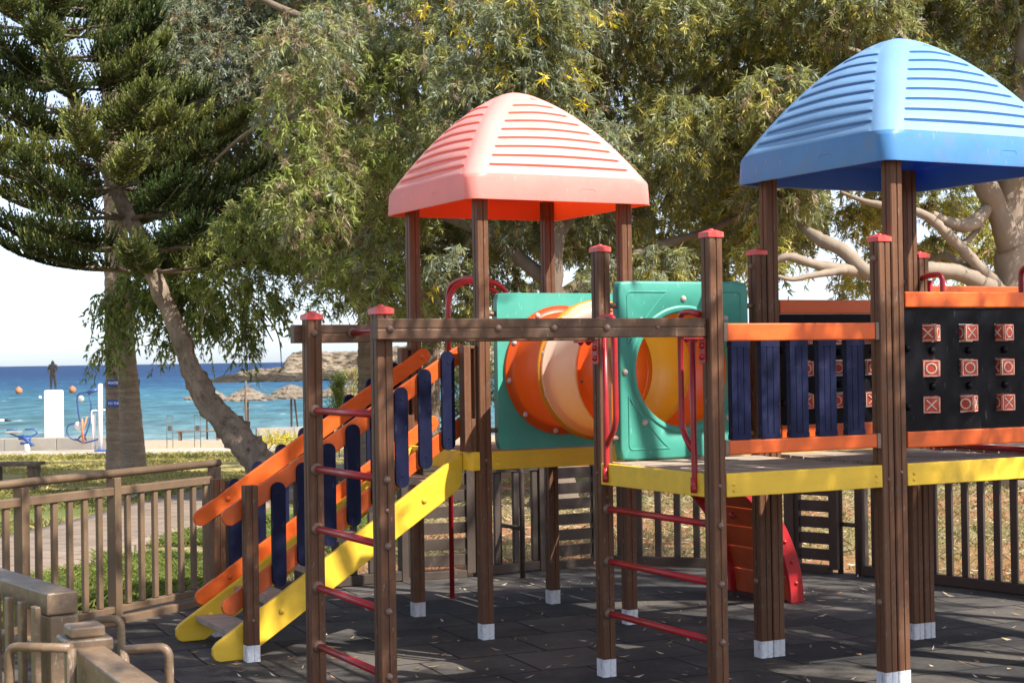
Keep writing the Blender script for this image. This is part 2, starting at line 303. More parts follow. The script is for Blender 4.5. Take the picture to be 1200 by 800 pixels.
def rubber_mat_mat():
    m, t, b, out = nodes('rubber_tiles'); L = t.links
    tc = N(t, 'ShaderNodeTexCoord'); mp = N(t, 'ShaderNodeMapping', ins={'Rotation': (0, 0, R(-24))}); L.new(tc.outputs['Object'], mp.inputs[0])
    nw = N(t, 'ShaderNodeTexNoise', ins={'Scale': 1.3, 'Detail': 2.0}); L.new(tc.outputs['Object'], nw.inputs['Vector'])
    va = N(t, 'ShaderNodeVectorMath', operation='MULTIPLY_ADD'); va.inputs[1].default_value = (0.05, 0.05, 0); L.new(nw.outputs['Color'], va.inputs[0]); L.new(mp.outputs[0], va.inputs[2])
    br = N(t, 'ShaderNodeTexBrick', ins={'Scale': 1.0, 'Mortar Size': 0.009, 'Mortar Smooth': 0.5, 'Brick Width': 0.5, 'Row Height': 0.5, 'Bias': 0.0,
        'Color1': (0.0, 0, 0, 1), 'Color2': (1, 1, 1, 1), 'Mortar': (0.5, 0.5, 0.5, 1)}); br.offset = 0.5
    L.new(va.outputs[0], br.inputs['Vector'])
    n1 = N(t, 'ShaderNodeTexNoise', ins={'Scale': 1.1, 'Detail': 6.0, 'Roughness': 0.65}); L.new(tc.outputs['Object'], n1.inputs['Vector'])
    n2 = N(t, 'ShaderNodeTexNoise', ins={'Scale': 160.0, 'Detail': 3.0}); L.new(tc.outputs['Object'], n2.inputs['Vector'])
    n3 = N(t, 'ShaderNodeTexNoise', ins={'Scale': 30.0, 'Detail': 6.0, 'Roughness': 0.75}); L.new(tc.outputs['Object'], n3.inputs['Vector'])
    a = N(t, 'ShaderNodeMath', operation='MULTIPLY_ADD', ins={1: 0.16}); L.new(br.outputs['Color'], a.inputs[0]); L.new(n1.outputs['Fac'], a.inputs[2])
    a2 = N(t, 'ShaderNodeMath', operation='MULTIPLY_ADD', ins={1: 0.35, 2: -0.16}); L.new(n3.outputs['Fac'], a2.inputs[0])
    a3 = N(t, 'ShaderNodeMath', operation='ADD'); L.new(a.outputs[0], a3.inputs[0]); L.new(a2.outputs[0], a3.inputs[1])
    rp = ramp(t, a3.outputs[0], [(0.3, (0.016, 0.0155, 0.016)), (0.5, (0.036, 0.034, 0.033)), (0.75, (0.105, 0.092, 0.08))])
    mx = N(t, 'ShaderNodeMix', data_type='RGBA'); mx.inputs[7].default_value = (0.008, 0.008, 0.009, 1)
    L.new(br.outputs['Fac'], mx.inputs[0]); L.new(rp.outputs[0], mx.inputs[6]); L.new(mx.outputs[2], b.inputs['Base Color'])
    b.inputs['Roughness'].default_value = 0.85; b.inputs['Specular IOR Level'].default_value = 0.3
    s1 = N(t, 'ShaderNodeMath', operation='MULTIPLY_ADD', ins={1: -3.0}); L.new(br.outputs['Fac'], s1.inputs[0]); L.new(n2.outputs['Fac'], s1.inputs[2])
    bp = N(t, 'ShaderNodeBump', ins={'Strength': 0.7, 'Distance': 0.004}); L.new(s1.outputs[0], bp.inputs['Height']); L.new(bp.outputs[0], b.inputs['Normal'])
    return m
RUBBER = rubber_mat_mat()

def ground_mat():
    m, t, b, out = nodes('ground_cover'); L = t.links
    a = N(t, 'ShaderNodeAttribute', attribute_name='tint'); tc = N(t, 'ShaderNodeTexCoord')
    n1 = N(t, 'ShaderNodeTexNoise', ins={'Scale': 9.0, 'Detail': 8.0, 'Roughness': 0.75}); L.new(tc.outputs['Object'], n1.inputs['Vector'])
    mr = N(t, 'ShaderNodeMapRange', ins={'From Min': 0.25, 'From Max': 0.75, 'To Min': 0.45, 'To Max': 1.55}); L.new(n1.outputs['Fac'], mr.inputs[0])
    mx = N(t, 'ShaderNodeMix', data_type='RGBA', blend_type='MULTIPLY'); mx.inputs[0].default_value = 1.0
    L.new(a.outputs['Color'], mx.inputs[6]); L.new(mr.outputs[0], mx.inputs[7]); L.new(mx.outputs[2], b.inputs['Base Color'])
    b.inputs['Roughness'].default_value = 0.95; b.inputs['Specular IOR Level'].default_value = 0.1
    bp = N(t, 'ShaderNodeBump', ins={'Strength': 0.8, 'Distance': 0.05}); L.new(n1.outputs['Fac'], bp.inputs['Height']); L.new(bp.outputs[0], b.inputs['Normal'])
    return m
GROUND = ground_mat()

def paving_mat(name, c1, c2, joint, bw, bh, rot):
    m, t, b, out = nodes(name); L = t.links
    tc = N(t, 'ShaderNodeTexCoord'); mp = N(t, 'ShaderNodeMapping', ins={'Rotation': (0, 0, R(rot))}); L.new(tc.outputs['Object'], mp.inputs[0])
    br = N(t, 'ShaderNodeTexBrick', ins={'Scale': 1.0, 'Mortar Size': 0.012, 'Mortar Smooth': 0.2, 'Brick Width': bw, 'Row Height': bh, 'Color1': (*c1, 1), 'Color2': (*c2, 1), 'Mortar': (*joint, 1)})
    L.new(mp.outputs[0], br.inputs['Vector'])
    n1 = N(t, 'ShaderNodeTexNoise', ins={'Scale': 2.0, 'Detail': 8.0, 'Roughness': 0.7}); L.new(tc.outputs['Object'], n1.inputs['Vector'])
    mr = N(t, 'ShaderNodeMapRange', ins={'From Min': 0.25, 'From Max': 0.75, 'To Min': 0.7, 'To Max': 1.25}); L.new(n1.outputs['Fac'], mr.inputs[0])
    mx = N(t, 'ShaderNodeMix', data_type='RGBA', blend_type='MULTIPLY'); mx.inputs[0].default_value = 1.0
    L.new(br.outputs['Color'], mx.inputs[6]); L.new(mr.outputs[0], mx.inputs[7]); L.new(mx.outputs[2], b.inputs['Base Color'])
    b.inputs['Roughness'].default_value = 0.85; b.inputs['Specular IOR Level'].default_value = 0.2
    bp = N(t, 'ShaderNodeBump', ins={'Strength': 0.6, 'Distance': 0.01}); L.new(br.outputs['Fac'], bp.inputs['Height']); bp.invert = True; L.new(bp.outputs[0], b.inputs['Normal'])
    return m
PATHM = paving_mat('path_paving', (0.25, 0.19, 0.145), (0.21, 0.165, 0.13), (0.1, 0.08, 0.06), 0.9, 0.45, 25)
PROMM = paving_mat('promenade_paving', (0.46, 0.4, 0.33), (0.42, 0.36, 0.3), (0.3, 0.25, 0.2), 1.2, 0.6, 10)

def sea_mat():
    m, t, b, out = nodes('sea_water'); L = t.links
    tc = N(t, 'ShaderNodeTexCoord'); sx = N(t, 'ShaderNodeSeparateXYZ'); L.new(tc.outputs['Object'], sx.inputs[0])
    nz = N(t, 'ShaderNodeTexNoise', ins={'Scale': 0.012, 'Detail': 5.0, 'Roughness': 0.6}); 
    mp0 = N(t, 'ShaderNodeMapping', ins={'Scale': (0.35, 1, 1)}); L.new(tc.outputs['Object'], mp0.inputs[0]); L.new(mp0.outputs[0], nz.inputs['Vector'])
    lg = N(t, 'ShaderNodeMath', operation='LOGARITHM', ins={1: 10.0}); L.new(sx.outputs[1], lg.inputs[0])
    ad = N(t, 'ShaderNodeMath', operation='MULTIPLY_ADD', ins={1: 0.5, 2: -0.25}); L.new(nz.outputs['Fac'], ad.inputs[0])
    s = N(t, 'ShaderNodeMath', operation='ADD'); L.new(lg.outputs[0], s.inputs[0]); L.new(ad.outputs[0], s.inputs[1])
    mr = N(t, 'ShaderNodeMapRange', ins={'From Min': 1.9, 'From Max': 3.1}); L.new(s.outputs[0], mr.inputs[0])
    rp = ramp(t, mr.outputs[0], [(0.0, (0.14, 0.21, 0.22)), (0.14, (0.07, 0.16, 0.185)), (0.36, (0.035, 0.115, 0.165)), (0.56, (0.017, 0.065, 0.14)), (0.8, (0.012, 0.038, 0.105))])
    # wave crests as small pale flecks of foam
    mp = N(t, 'ShaderNodeMapping', ins={'Scale': (0.35, 0.11, 1)}); L.new(tc.outputs['Object'], mp.inputs[0])
    wv = N(t, 'ShaderNodeTexNoise', ins={'Scale': 1.0, 'Detail': 7.0, 'Roughness': 0.72}); L.new(mp.outputs[0], wv.inputs['Vector'])
    fm = ramp(t, wv.outputs['Fac'], [(0.64, (0, 0, 0)), (0.71, (0.8, 0.8, 0.8))])
    sh = N(t, 'ShaderNodeMapRange', ins={'From Min': 0.3, 'From Max': 0.7, 'To Min': 0.45, 'To Max': 1.6}); L.new(wv.outputs['Fac'], sh.inputs[0])
    ml = N(t, 'ShaderNodeMix', data_type='RGBA', blend_type='MULTIPLY'); ml.inputs[0].default_value = 1.0; L.new(rp.outputs[0], ml.inputs[6]); L.new(sh.outputs[0], ml.inputs[7])
    mp2 = N(t, 'ShaderNodeMapping', ins={'Scale': (0.03, 0.012, 1)}); L.new(tc.outputs['Object'], mp2.inputs[0]); w2 = N(t, 'ShaderNodeTexNoise', ins={'Scale': 1.0, 'Detail': 10.0, 'Roughness': 0.8}); L.new(mp2.outputs[0], w2.inputs['Vector'])
    s2 = N(t, 'ShaderNodeMapRange', ins={'From Min': 0.35, 'From Max': 0.65, 'To Min': 0.6, 'To Max': 1.4}); L.new(w2.outputs['Fac'], s2.inputs[0])
    m2 = N(t, 'ShaderNodeMix', data_type='RGBA', blend_type='MULTIPLY'); m2.inputs[0].default_value = 1.0; L.new(ml.outputs[2], m2.inputs[6]); L.new(s2.outputs[0], m2.inputs[7]); ml = m2
    mx = N(t, 'ShaderNodeMix', data_type='RGBA'); mx.inputs[7].default_value = (0.7, 0.75, 0.78, 1); L.new(fm.outputs[0], mx.inputs[0]); L.new(ml.outputs[2], mx.inputs[6])
    L.new(mx.outputs[2], b.inputs['Base Color']); b.inputs['Roughness'].default_value = 0.6; b.inputs['Specular IOR Level'].default_value = 0.1
    bp = N(t, 'ShaderNodeBump', ins={'Strength': 0.8, 'Distance': 0.6}); L.new(wv.outputs['Fac'], bp.inputs['Height']); L.new(bp.outputs[0], b.inputs['Normal'])
    return m
SEA = sea_mat()

# ------------------------------------------------------------------ terrain
def sstep(a, b, x):
    t = np.clip((x - a) / (b - a), 0, 1); return t * t * (3 - 2 * t)
def zt(X, Y):
    X = np.asarray(X, float); Y = np.asarray(Y, float)
    near = -0.03 - 0.0244 * np.clip(Y - 14, 0, 29) - 0.033 * np.clip(Y - 43, 0, 17) - 0.045 * np.clip(Y - 60, 0, 60) - 0.02 * np.clip(Y - 120, 0, 200)
    k = 1 - 0.75 * sstep(-1.0, 5.0, X - 0.06 * (Y - 14)) * (1 - sstep(55, 90, Y))
    return near * k
def fbm(X, Y, s, seed=0, oct=4):
    r = np.random.default_rng(seed); out = np.zeros_like(X, dtype=float); amp = 1.0; tot = 0
    for o in range(oct):
        for _ in range(4):
            a = r.uniform(0, 2 * math.pi); f = s * 2 ** o * r.uniform(0.7, 1.3); ph = r.uniform(0, 6.28)
            out += amp * np.sin((X * math.cos(a) + Y * math.sin(a)) * f + ph + 1.7 * np.sin((X * math.sin(a) - Y * math.cos(a)) * f * 0.7 + ph)) / 4
        tot += amp; amp *= 0.55
    return out / tot
def build_terrain():
    xs = np.concatenate([-np.geomspace(900, 14, 40), np.linspace(-13, 13, 180), np.geomspace(14, 900, 40)])
    ys = np.concatenate([np.linspace(-60, 4, 14), np.linspace(4.3, 45, 230), np.linspace(45.5, 130, 120), np.geomspace(133, 420, 16)])
    X, Y = np.meshgrid(xs, ys)
    Z = zt(X, Y)
    Z = Z + np.where(Y > 14, 0.03, 0.0) * fbm(X, Y, 1.2, 3) * (Y < 60) - 0.25 * sstep(150, 300, Y) * 8
    # cover: bare earth / dry grass / green / sand
    earth = np.array([0.33, 0.155, 0.08]); dry = np.array([0.34, 0.27, 0.14]); green = np.array([0.13, 0.16, 0.045]); lawn = np.array([0.44, 0.36, 0.14]); sand = np.array([0.38, 0.31, 0.23]); grey = np.array([0.3, 0.25, 0.2])
    n1 = fbm(X, Y, 0.9, 11); n2 = fbm(X, Y, 2.3, 12); n3 = fbm(X, Y * 2.2, 0.7, 13)
    left = 1 - sstep(-2.6, -1.0, X - 0.02 * Y)
    e = sstep(-0.35, 0.12, n3 + 0.25 * n2)[..., None]
    right_c = dry * (1 - e) + earth * e
    g = sstep(0.1, 0.6, n1 + 0.3 * n2)[..., None]
    right_c = right_c * (1 - 0.45 * g) + green * 0.45 * g
    gl = sstep(-0.2, 0.5, n1 + 0.4 * n2)[..., None]
    left_c = green * (1 - gl) + dry * gl
    lw = sstep(20.5, 22.5, Y)[..., None]
    left_c = left_c * (1 - lw) + (lawn * (1 - 0.4 * g) + green * 0.4 * g) * lw
    c = right_c * (1 - left[..., None]) + left_c * left[..., None]
    s = sstep(46, 52, Y)[..., None]; c = c * (1 - s) + sand * s
    c = c * (1 + 0.15 * n2[..., None])
    cols = np.concatenate([np.clip(c, 0.01, 0.9), np.ones(c.shape[:2] + (1,))], -1).reshape(-1, 4)
    nx = len(xs); ny = len(ys); i = np.arange(nx * ny).reshape(ny, nx)
    Fq = np.stack([i[:-1, :-1], i[:-1, 1:], i[1:, 1:], i[1:, :-1]], -1).reshape(-1, 4)
    o = put(np_mesh('ground', np.stack([X, Y, Z], -1).reshape(-1, 3), Fq, GROUND, cols, smooth=True), 'ground')
    tag(o, 'grass, dry weeds and red earth round the playground', 'ground', kind='structure')
build_terrain()

def sheet(name, poly_left, poly_right, off, m, label, cat, nseg=24):
    """strip between two polylines lying on the terrain"""
    def res(p):
        p = np.array(p, float); d = np.r_[0, np.cumsum(np.linalg.norm(np.diff(p, axis=0), axis=1))]
        t = np.linspace(0, d[-1], nseg + 1); return np.stack([np.interp(t, d, p[:, 0]), np.interp(t, d, p[:, 1])], -1)
    A, B = res(poly_left), res(poly_right); k = 8
    P = np.stack([A * (1 - j / k) + B * j / k for j in range(k + 1)], 1)
    Z = zt(P[..., 0], P[..., 1]) + off
    V = np.concatenate([P, Z[..., None]], -1)
    # skirt so that the slab has a thickness
    i = np.arange((nseg + 1) * (k + 1)).reshape(nseg + 1, k + 1)
    Fq = [*np.stack([i[:-1, :-1], i[:-1, 1:], i[1:, 1:], i[1:, :-1]], -1).reshape(-1, 4)]
    Vv = [*V.reshape(-1, 3)]
    ring = [*i[0, :], *i[1:, -1], *i[-1, -2::-1], *i[-2:0:-1, 0]]
    b0 = len(Vv)
    for r_ in ring: p = np.array(Vv[r_]); Vv.append(p - np.array([0, 0, 0.15]))
    n = len(ring)
    for j in range(n): Fq.append(np.array([ring[j], b0 + j, b0 + (j + 1) % n, ring[(j + 1) % n]]))
    o = put(np_mesh(name, np.array(Vv), np.array(Fq), m), name)
    return tag(o, label, cat, kind='structure')

sheet('path', [(-9.5, 9.0), (-6.2, 12.0), (-4.9, 15.0), (-4.75, 17.2), (-4.75, 20.0), (-4.4, 24.0), (-3.6, 30), (-2.5, 37)],
      [(-8.2, 7.0), (-4.6, 9.6), (-3.5, 12.3), (-3.25, 15.2), (-3.1, 18.0), (-2.75, 23.0), (-1.6, 30), (0.5, 36.5)], 0.05, PATHM,
      'pinkish paved path beyond the slatted fence', 'path', 40)
sheet('promenade', [(-60, 43.6), (-14, 43.4), (-9.0, 44.5), (-5, 46), (6, 47), (30, 48)], [(-60, 37), (-14, 38.3), (-8, 38.8), (-5.4, 37.0), (2, 35.5), (30, 36)], 0.06, PROMM,
      'pale paved promenade before the beach', 'promenade', 50)

# sea
sea = MB(); sea.add([(-20000, 80, 0), (20000, 80, 0), (20000, 40000, 0), (-20000, 40000, 0)], [(0, 1, 2, 3)])
so = sea.build('sea', SEA, loc=(0, 0, -2.6)); tag(so, 'blue sea turning turquoise towards the beach', 'sea', kind='structure')

# headland
def build_headland():
    xs = np.linspace(-72, 150, 420); ts = np.concatenate([np.linspace(0, 0.3, 36), np.linspace(0.33, 1, 10)])
    V = []
    for x in xs:
        up = sstep(-66, -62, x) * 1.3 + sstep(-54.5, -52, x) * 4.3 + sstep(-40, -20, x) * 1.8 + sstep(-30, 30, x) * 1.5
        for t in ts:
            yy = 352 + (-3 + 6 * math.sin(x * 0.13) + 3 * math.sin(x * 0.41)) + t * 150
            front = sstep(0.0, 0.025, t) * 0.2 + sstep(0.03, 0.3, t) * 0.42 + sstep(0.16, 0.2, t) * 0.38
            z = -4 + (up + 1.4 * sstep(-72, -69, x)) * front * 0.92 + 1.4 * sstep(-72, -68, x)
            V.append((x, yy, z))
    V = np.array(V); V[:, 2] += 0.8 * fbm(V[:, 0], V[:, 1], 0.5, 5) * sstep(-70, -60, V[:, 0]) + 0.45 * fbm(V[:, 0], V[:, 1], 1.9, 6)
    k = len(ts); i = np.arange(len(V)).reshape(-1, k)
    Fq = np.stack([i[:-1, :-1], i[1:, :-1], i[1:, 1:], i[:-1, 1:]], -1).reshape(-1, 4)
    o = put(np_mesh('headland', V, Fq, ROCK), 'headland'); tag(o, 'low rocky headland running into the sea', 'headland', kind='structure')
build_headland()

# rubber play surface
def build_rubber():
    P = [(-3.9, 7.2), (-2.9, 9.15), (-2.0, 10.88), (-1.25, 11.42), (-0.25, 11.9), (0.65, 12.42), (2.25, 11.85), (2.95, 11.32), (3.45, 10.55), (6.5, 6.5), (7.0, -2), (-0.5, -2), (-0.35, 2.9), (-1.15, 4.25), (-1.8, 5.5)]
    m = MB(); n = len(P)
    m.prism(P, lambda a, b, d: (a, b, d), 0.0, -0.06)
    o = m.build('rubber_floor', RUBBER); tag(o, 'dark rubber tiles covering the play area', 'rubber floor', kind='structure')
build_rubber()

# ------------------------------------------------------------------ the play structure
TH = 0.47488
OX, OY = -0.1736, 9.2064
UX, UY = math.cos(TH), math.sin(TH)
def W(s, t, z=0.0): return Vector((OX + s * UX - t * UY, OY + s * UY + t * UX, z))
play = empty('play_structure', (OX, OY, 0), TH)
tag(play, 'wooden climbing frame with pink and blue roofs, tunnel, stairs and ladders', 'play structure')
H = 0.036

def post_profile(h, g=0.005, gw=0.0055, c=0.005):
    q = [(-h + c, -h), (-gw, -h), (-gw * 0.5, -h + g), (gw * 0.5, -h + g), (gw, -h), (h - c, -h), (h, -h + c)]
    out = []
    for k in range(4):
        a = k * math.pi / 2
        for x, y in q: out.append((x * math.cos(a) - y * math.sin(a), x * math.sin(a) + y * math.cos(a)))
    return out
PROF = post_profile(H)
XYZ = lambda a, b, d: (a, b, d)
post_me = {}
def post_mesh(top):
    if top not in post_me:
        post_me[top] = MB().prism(PROF, XYZ, 0.085, top).mesh('post', BROWN)
    return post_me[top]
sl = MB().prism(post_profile(H + 0.0015, 0.004), XYZ, 0.0, 0.088); sleeve_me = sl.mesh('base_sleeve', SLEEVE)
capm = MB(); capm.box((-0.041, -0.041, 0), (0.041, 0.041, 0.022))
vs = [(-0.041, -0.041, 0.022), (0.041, -0.041, 0.022), (0.041, 0.041, 0.022), (-0.041, 0.041, 0.022), (-0.018, -0.018, 0.033), (0.018, -0.018, 0.033), (0.018, 0.018, 0.033), (-0.018, 0.018, 0.033)]
capm.add(vs, [(0, 1, 5, 4), (1, 2, 6, 5), (2, 3, 7, 6), (3, 0, 4, 7), (4, 5, 6, 7)])
capm.dome((0, 0, 0.033), (0, 0, 1), 0.014, 0.008)
cap_me = capm.mesh('cap', CAPRED)
bolt_me = MB().dome((0, 0, 0), (0, -1, 0), 0.0165, 0.014).mesh('bolt', BOLT)
small_me = MB().dome((0, 0, 0), (0, -1, 0), 0.009, 0.006, 8).mesh('bolt', BOLT)
flange_me = MB().dome((0, 0, 0), (0, -1, 0), 0.028, 0.024, 14).mesh('collar', BOLT)

FACE = {'-t': (0, -H, 0), '-s': (-H, 0, -math.pi / 2), '+s': (H, 0, math.pi / 2), '+t': (0, H, math.pi)}
def add_post(s, t, top, cap=False, sleeve=True, bolts=(), smalls=()):
    p = put(post_mesh(top), 'post', play, (s, t, 0))
    if sleeve: put(sleeve_me, 'base_sleeve', p)
    if cap: put(cap_me, 'cap', p, (0, 0, top))
    for f, z in bolts: x, y, a = FACE[f]; put(bolt_me, 'bolt', p, (x, y, z), a)
    for f, z in smalls: x, y, a = FACE[f]; put(small_me, 'bolt', p, (x, y, z), a)
    return p
TALL = 2.62
E = 0.963
for s, t in ((0, 0), (E, 0), (0, E), (E, E)): add_post(s, t, TALL, smalls=[('-t', 1.02), ('-s', 1.02)])
DZ, DT = 1.0, 1.07
A0, A1 = -1.284, -2.271
add_post(0.042, A0, 2.13, True, smalls=[('-s', 1.02), ('-t', 0.9)])
add_post(1.007, A0, 2.13, True, bolts=[('-s', 0.405), ('-s', 2.07)])
add_post(0.042, A1, 2.13, True, bolts=[('-t', 0.84), ('-t', 0.579), ('-t', 0.32)], smalls=[('-t', 1.017)])
add_post(1.007, A1, 2.13, True, bolts=[('-s', 0.418), ('-s', 2.05)], smalls=[('-t', 1.0)])
for t in (A0, A1):
    add_post(1.087, t, TALL, smalls=[('-t', 1.03)]); add_post(2.047, t, TALL, bolts=[('-s', 2.0)]); add_post(2.127, t, 2.13, True)
    add_post(3.09, t, 2.13, True)
RZ = (1.379, 1.115, 0.845, 0.58, 0.315)
add_post(-1.529, -1.363, 1.79, True, bolts=[('-t', 1.727)])
add_post(-1.529, -2.184, 1.79, True, bolts=[('-t', z) for z in RZ[1:]], smalls=[('-t', 0.99)])
add_post(-1.375, 0.058, 0.94, smalls=[('-t', 0.22)]); add_post(-1.29, 0.93, 0.92)

def bolt(par, s, t, z, face='-t', me=None):
    a = {'-t': 0, '-s': -math.pi / 2, '+s': math.pi / 2, '+t': math.pi}[face]
    return put(me or bolt_me, 'bolt', par, (s, t, z), a)

# decks: boards, yellow edge beams
def deck(s0, s1, t0, t1, beams):
    m = MB(); n = 9; d = (t1 - t0) / n
    for k in range(n):
        m.box((s0 + 0.036, t0 + k * d + 0.004, 1.03), (s1 - 0.036, t0 + (k + 1) * d - 0.004, 1.066 + 0.002 * ((k * 7) % 3)))
    m.box((s0 + 0.15, t0 + 0.02, 0.985), (s0 + 0.2, t1 - 0.02, 1.0295)); m.box((s1 - 0.2, t0 + 0.02, 0.985), (s1 - 0.15, t1 - 0.02, 1.0295))
    dk = m.build('deck', DECK, play, 0.003)
    for kind in beams:
        b = MB()
        if kind == '-t': b.box((s0 + 0.037, t0 - 0.038, 0.964), (s1 - 0.037, t0 - 0.004, 1.07))
        if kind == '+t': b.box((s0 + 0.037, t1 + 0.004, 0.964), (s1 - 0.037, t1 + 0.038, 1.07))
        if kind == '-s': b.box((s0 - 0.038, t0 + 0.037, 0.964), (s0 - 0.004, t1 - 0.037, 1.07))
        if kind == '+s': b.box((s1 + 0.004, t0 + 0.037, 0.964), (s1 + 0.038, t1 - 0.037, 1.07))
        bo = b.build('edge_beam', YELLOW, dk, 0.004)
        if kind == '-t':
            for s in (s0 + 0.075, s1 - 0.075):
                for z in (0.992, 1.02): put(ysmall, 'bolt', dk, (s, t0 - 0.038, z))
    return dk
ysmall = MB().dome((0, 0, 0), (0, -1, 0), 0.009, 0.005, 8).mesh('bolt', YELLOW)
deck(0, E, 0, E, ('-t', '+t', '+s'))
deck(0.042, 1.007, A1, A0, ('-t', '-s', '+t'))
deck(1.087, 2.047, A1, A0, ('-t', '+t'))
deck(2.127, 3.09, A1, A0, ('-t', '+t', '+s'))

# roofs
def make_roof(cs, ct, mo, mi_, msl, name_label):
    hb, z0, z1, hgt = 0.612, 2.508, 2.645, 0.578
    SEG = 10
    def ring(r, rc):
        """rounded square of half-size r: list of (x, y, nx, ny, edge distance)"""
        pts = []; e = r - rc
        for k in range(4):
            a0 = k * math.pi / 2
            ca, sa = math.cos(a0), math.sin(a0)
            L = []
            for dd in list(np.array([0, 0.011, 0.018, 0.025]) * min(1, e / 0.06)) + list(np.linspace(0.06 * min(1, e / 0.09), e, SEG)): L.append((-e + dd, -r, 0, -1, dd))
            L += [(-x_, y_, a_, b_, d_) for x_, y_, a_, b_, d_ in L[-2::-1]]
            for q in np.linspace(0, 1, 7)[1:-1]:
                th = -math.pi / 2 + q * math.pi / 2
                L.append((e + rc * math.cos(th), -e + rc * math.sin(th), math.cos(th), math.sin(th), 0))
            for x, y, nx, ny, d in L: pts.append((x * ca - y * sa, x * sa + y * ca, nx * ca - ny * sa, nx * sa + ny * ca, d))
        return pts
    rows = []
    def add_row(r, z, rc, off=0.0, corner=0.0, nz=0.0, bulge=0.0):
        out = []
        for x, y, nx, ny, d in ring(r, rc):
            k = float(np.clip((d - 0.012) / 0.012, 0, 1)) if r > 0.12 else 0.0
            o = off * k + corner * (1 - k) + bulge * float(np.clip(d / (r * 0.9), 0, 1) * (2 - np.clip(d / (r * 0.9), 0, 1)))
            out.append((x + nx * o, y + ny * o, z + nz * o))
        rows.append(out)
    # outside, from the lip up
    add_row(hb, z0, 0.07); add_row(hb + 0.002, z0 + 0.012, 0.07); add_row(hb - 0.002, z1 - 0.016, 0.075); add_row(hb - 0.004, z1 - 0.004, 0.08)
    rb = hb - 0.016; P = 1.72; NL = 9; D = 0.0115
    def prof(r): return z1 + hgt * (1 - (r / rb) ** P)
    rr = rb; levels = []
    zs = np.r_[0.006, np.linspace(0.11, 0.9, NL)]
    rl = [rb * (1 - v) ** (1 / P) for v in zs]
    for k in range(NL):
        a, b = rl[k], rl[k + 1]
        for q, pq in ((0, 1.0), (0.06, 1.06), (0.3, 0.95), (0.6, 0.72), (0.83, 0.55), (0.86, -0.15), (0.99, -0.25)):
            r = a + (b - a) * q; z = prof(r)
            add_row(r, z, min(0.085, r * 0.5), D * pq, 0.009, 0.75, 0.017 * min(1.0, (1 - r / rb) * 6) * min(1.0, r / 0.3))
    for f in (0.9, 0.7, 0.45, 0.2, 0.05):
        r = rl[-1] * f; add_row(r, prof(r), r * 0.6, 0.0, 0.009, 0.9)
    V = [p for r in rows for p in r]; n = len(rows[0]); k = len(rows)
    m = MB()
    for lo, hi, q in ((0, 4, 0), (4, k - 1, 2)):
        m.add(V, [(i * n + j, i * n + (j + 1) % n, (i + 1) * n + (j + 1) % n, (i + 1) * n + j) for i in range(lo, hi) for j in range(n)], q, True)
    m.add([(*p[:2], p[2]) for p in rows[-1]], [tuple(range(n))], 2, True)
    # inside
    rows = []
    add_row(hb, z0, 0.05); add_row(hb - 0.02, z0 + 0.001, 0.05); add_row(hb - 0.03, z1 - 0.02, 0.05); add_row(hb - 0.055, z1 - 0.01, 0.05)
    for f in np.linspace(0.94, 0.06, 12): r = rb * f; add_row(r - 0.012, prof(r) - 0.028, min(0.055, r * 0.5))
    V = [p for r in rows for p in r]; k = len(rows)
    m.add(V, [(i * n + j, (i + 1) * n + j, (i + 1) * n + (j + 1) % n, i * n + (j + 1) % n) for i in range(k - 1) for j in range(n)], 1, True)
    m.add(rows[-1], [tuple(range(n))[::-1]], 1, True)
    # moulded grip mark on the two front bands
    for rot in (0, -math.pi / 2):
        c, s_ = math.cos(rot), math.sin(rot); L = []
        for q in np.linspace(0, 2 * math.pi, 25):
            x = 0.16 + 0.035 * (1 if math.cos(q) > 0 else -1) * (abs(math.cos(q)) > 0.01) + 0.016 * math.cos(q); z = z0 + 0.062 + 0.016 * math.sin(q)
            y = -hb + 0.0015; L.append((x * c - y * s_, x * s_ + y * c, z))
        m.tube(L, 0.003, 6, False)
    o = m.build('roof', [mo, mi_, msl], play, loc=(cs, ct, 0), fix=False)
    me = o.data
    try: me.set_sharp_from_angle(angle=R(32))
    except Exception: pass
    tag(o, name_label)
    # underside fixing bracket plates at the posts
    return o
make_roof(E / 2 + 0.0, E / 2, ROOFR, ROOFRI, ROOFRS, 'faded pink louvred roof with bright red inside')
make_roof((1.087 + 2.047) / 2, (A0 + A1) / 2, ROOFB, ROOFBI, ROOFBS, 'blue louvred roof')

# plates with rounded ends
def stadium(L, wd, n=8):
    r = wd / 2; o = []
    for q in np.linspace(-math.pi / 2, math.pi / 2, n): o.append((L / 2 - r + r * math.cos(q), r * math.sin(q)))
    for q in np.linspace(math.pi / 2, 3 * math.pi / 2, n): o.append((-L / 2 + r + r * math.cos(q), r * math.sin(q)))
    return o
def board(s0, z0, s1, z1, t0, t1, wd):
    """rounded board between two points in a plane of constant t"""
    L = math.hypot(s1 - s0, z1 - z0) + wd; c, s_ = (s1 - s0), (z1 - z0); d = math.hypot(c, s_); c /= d; s_ /= d
    ms, mz = (s0 + s1) / 2, (z0 + z1) / 2
    return MB().prism(stadium(L, wd), lambda a, b, t: (ms + a * c - b * s_, t, mz + a * s_ + b * c), t0, t1)

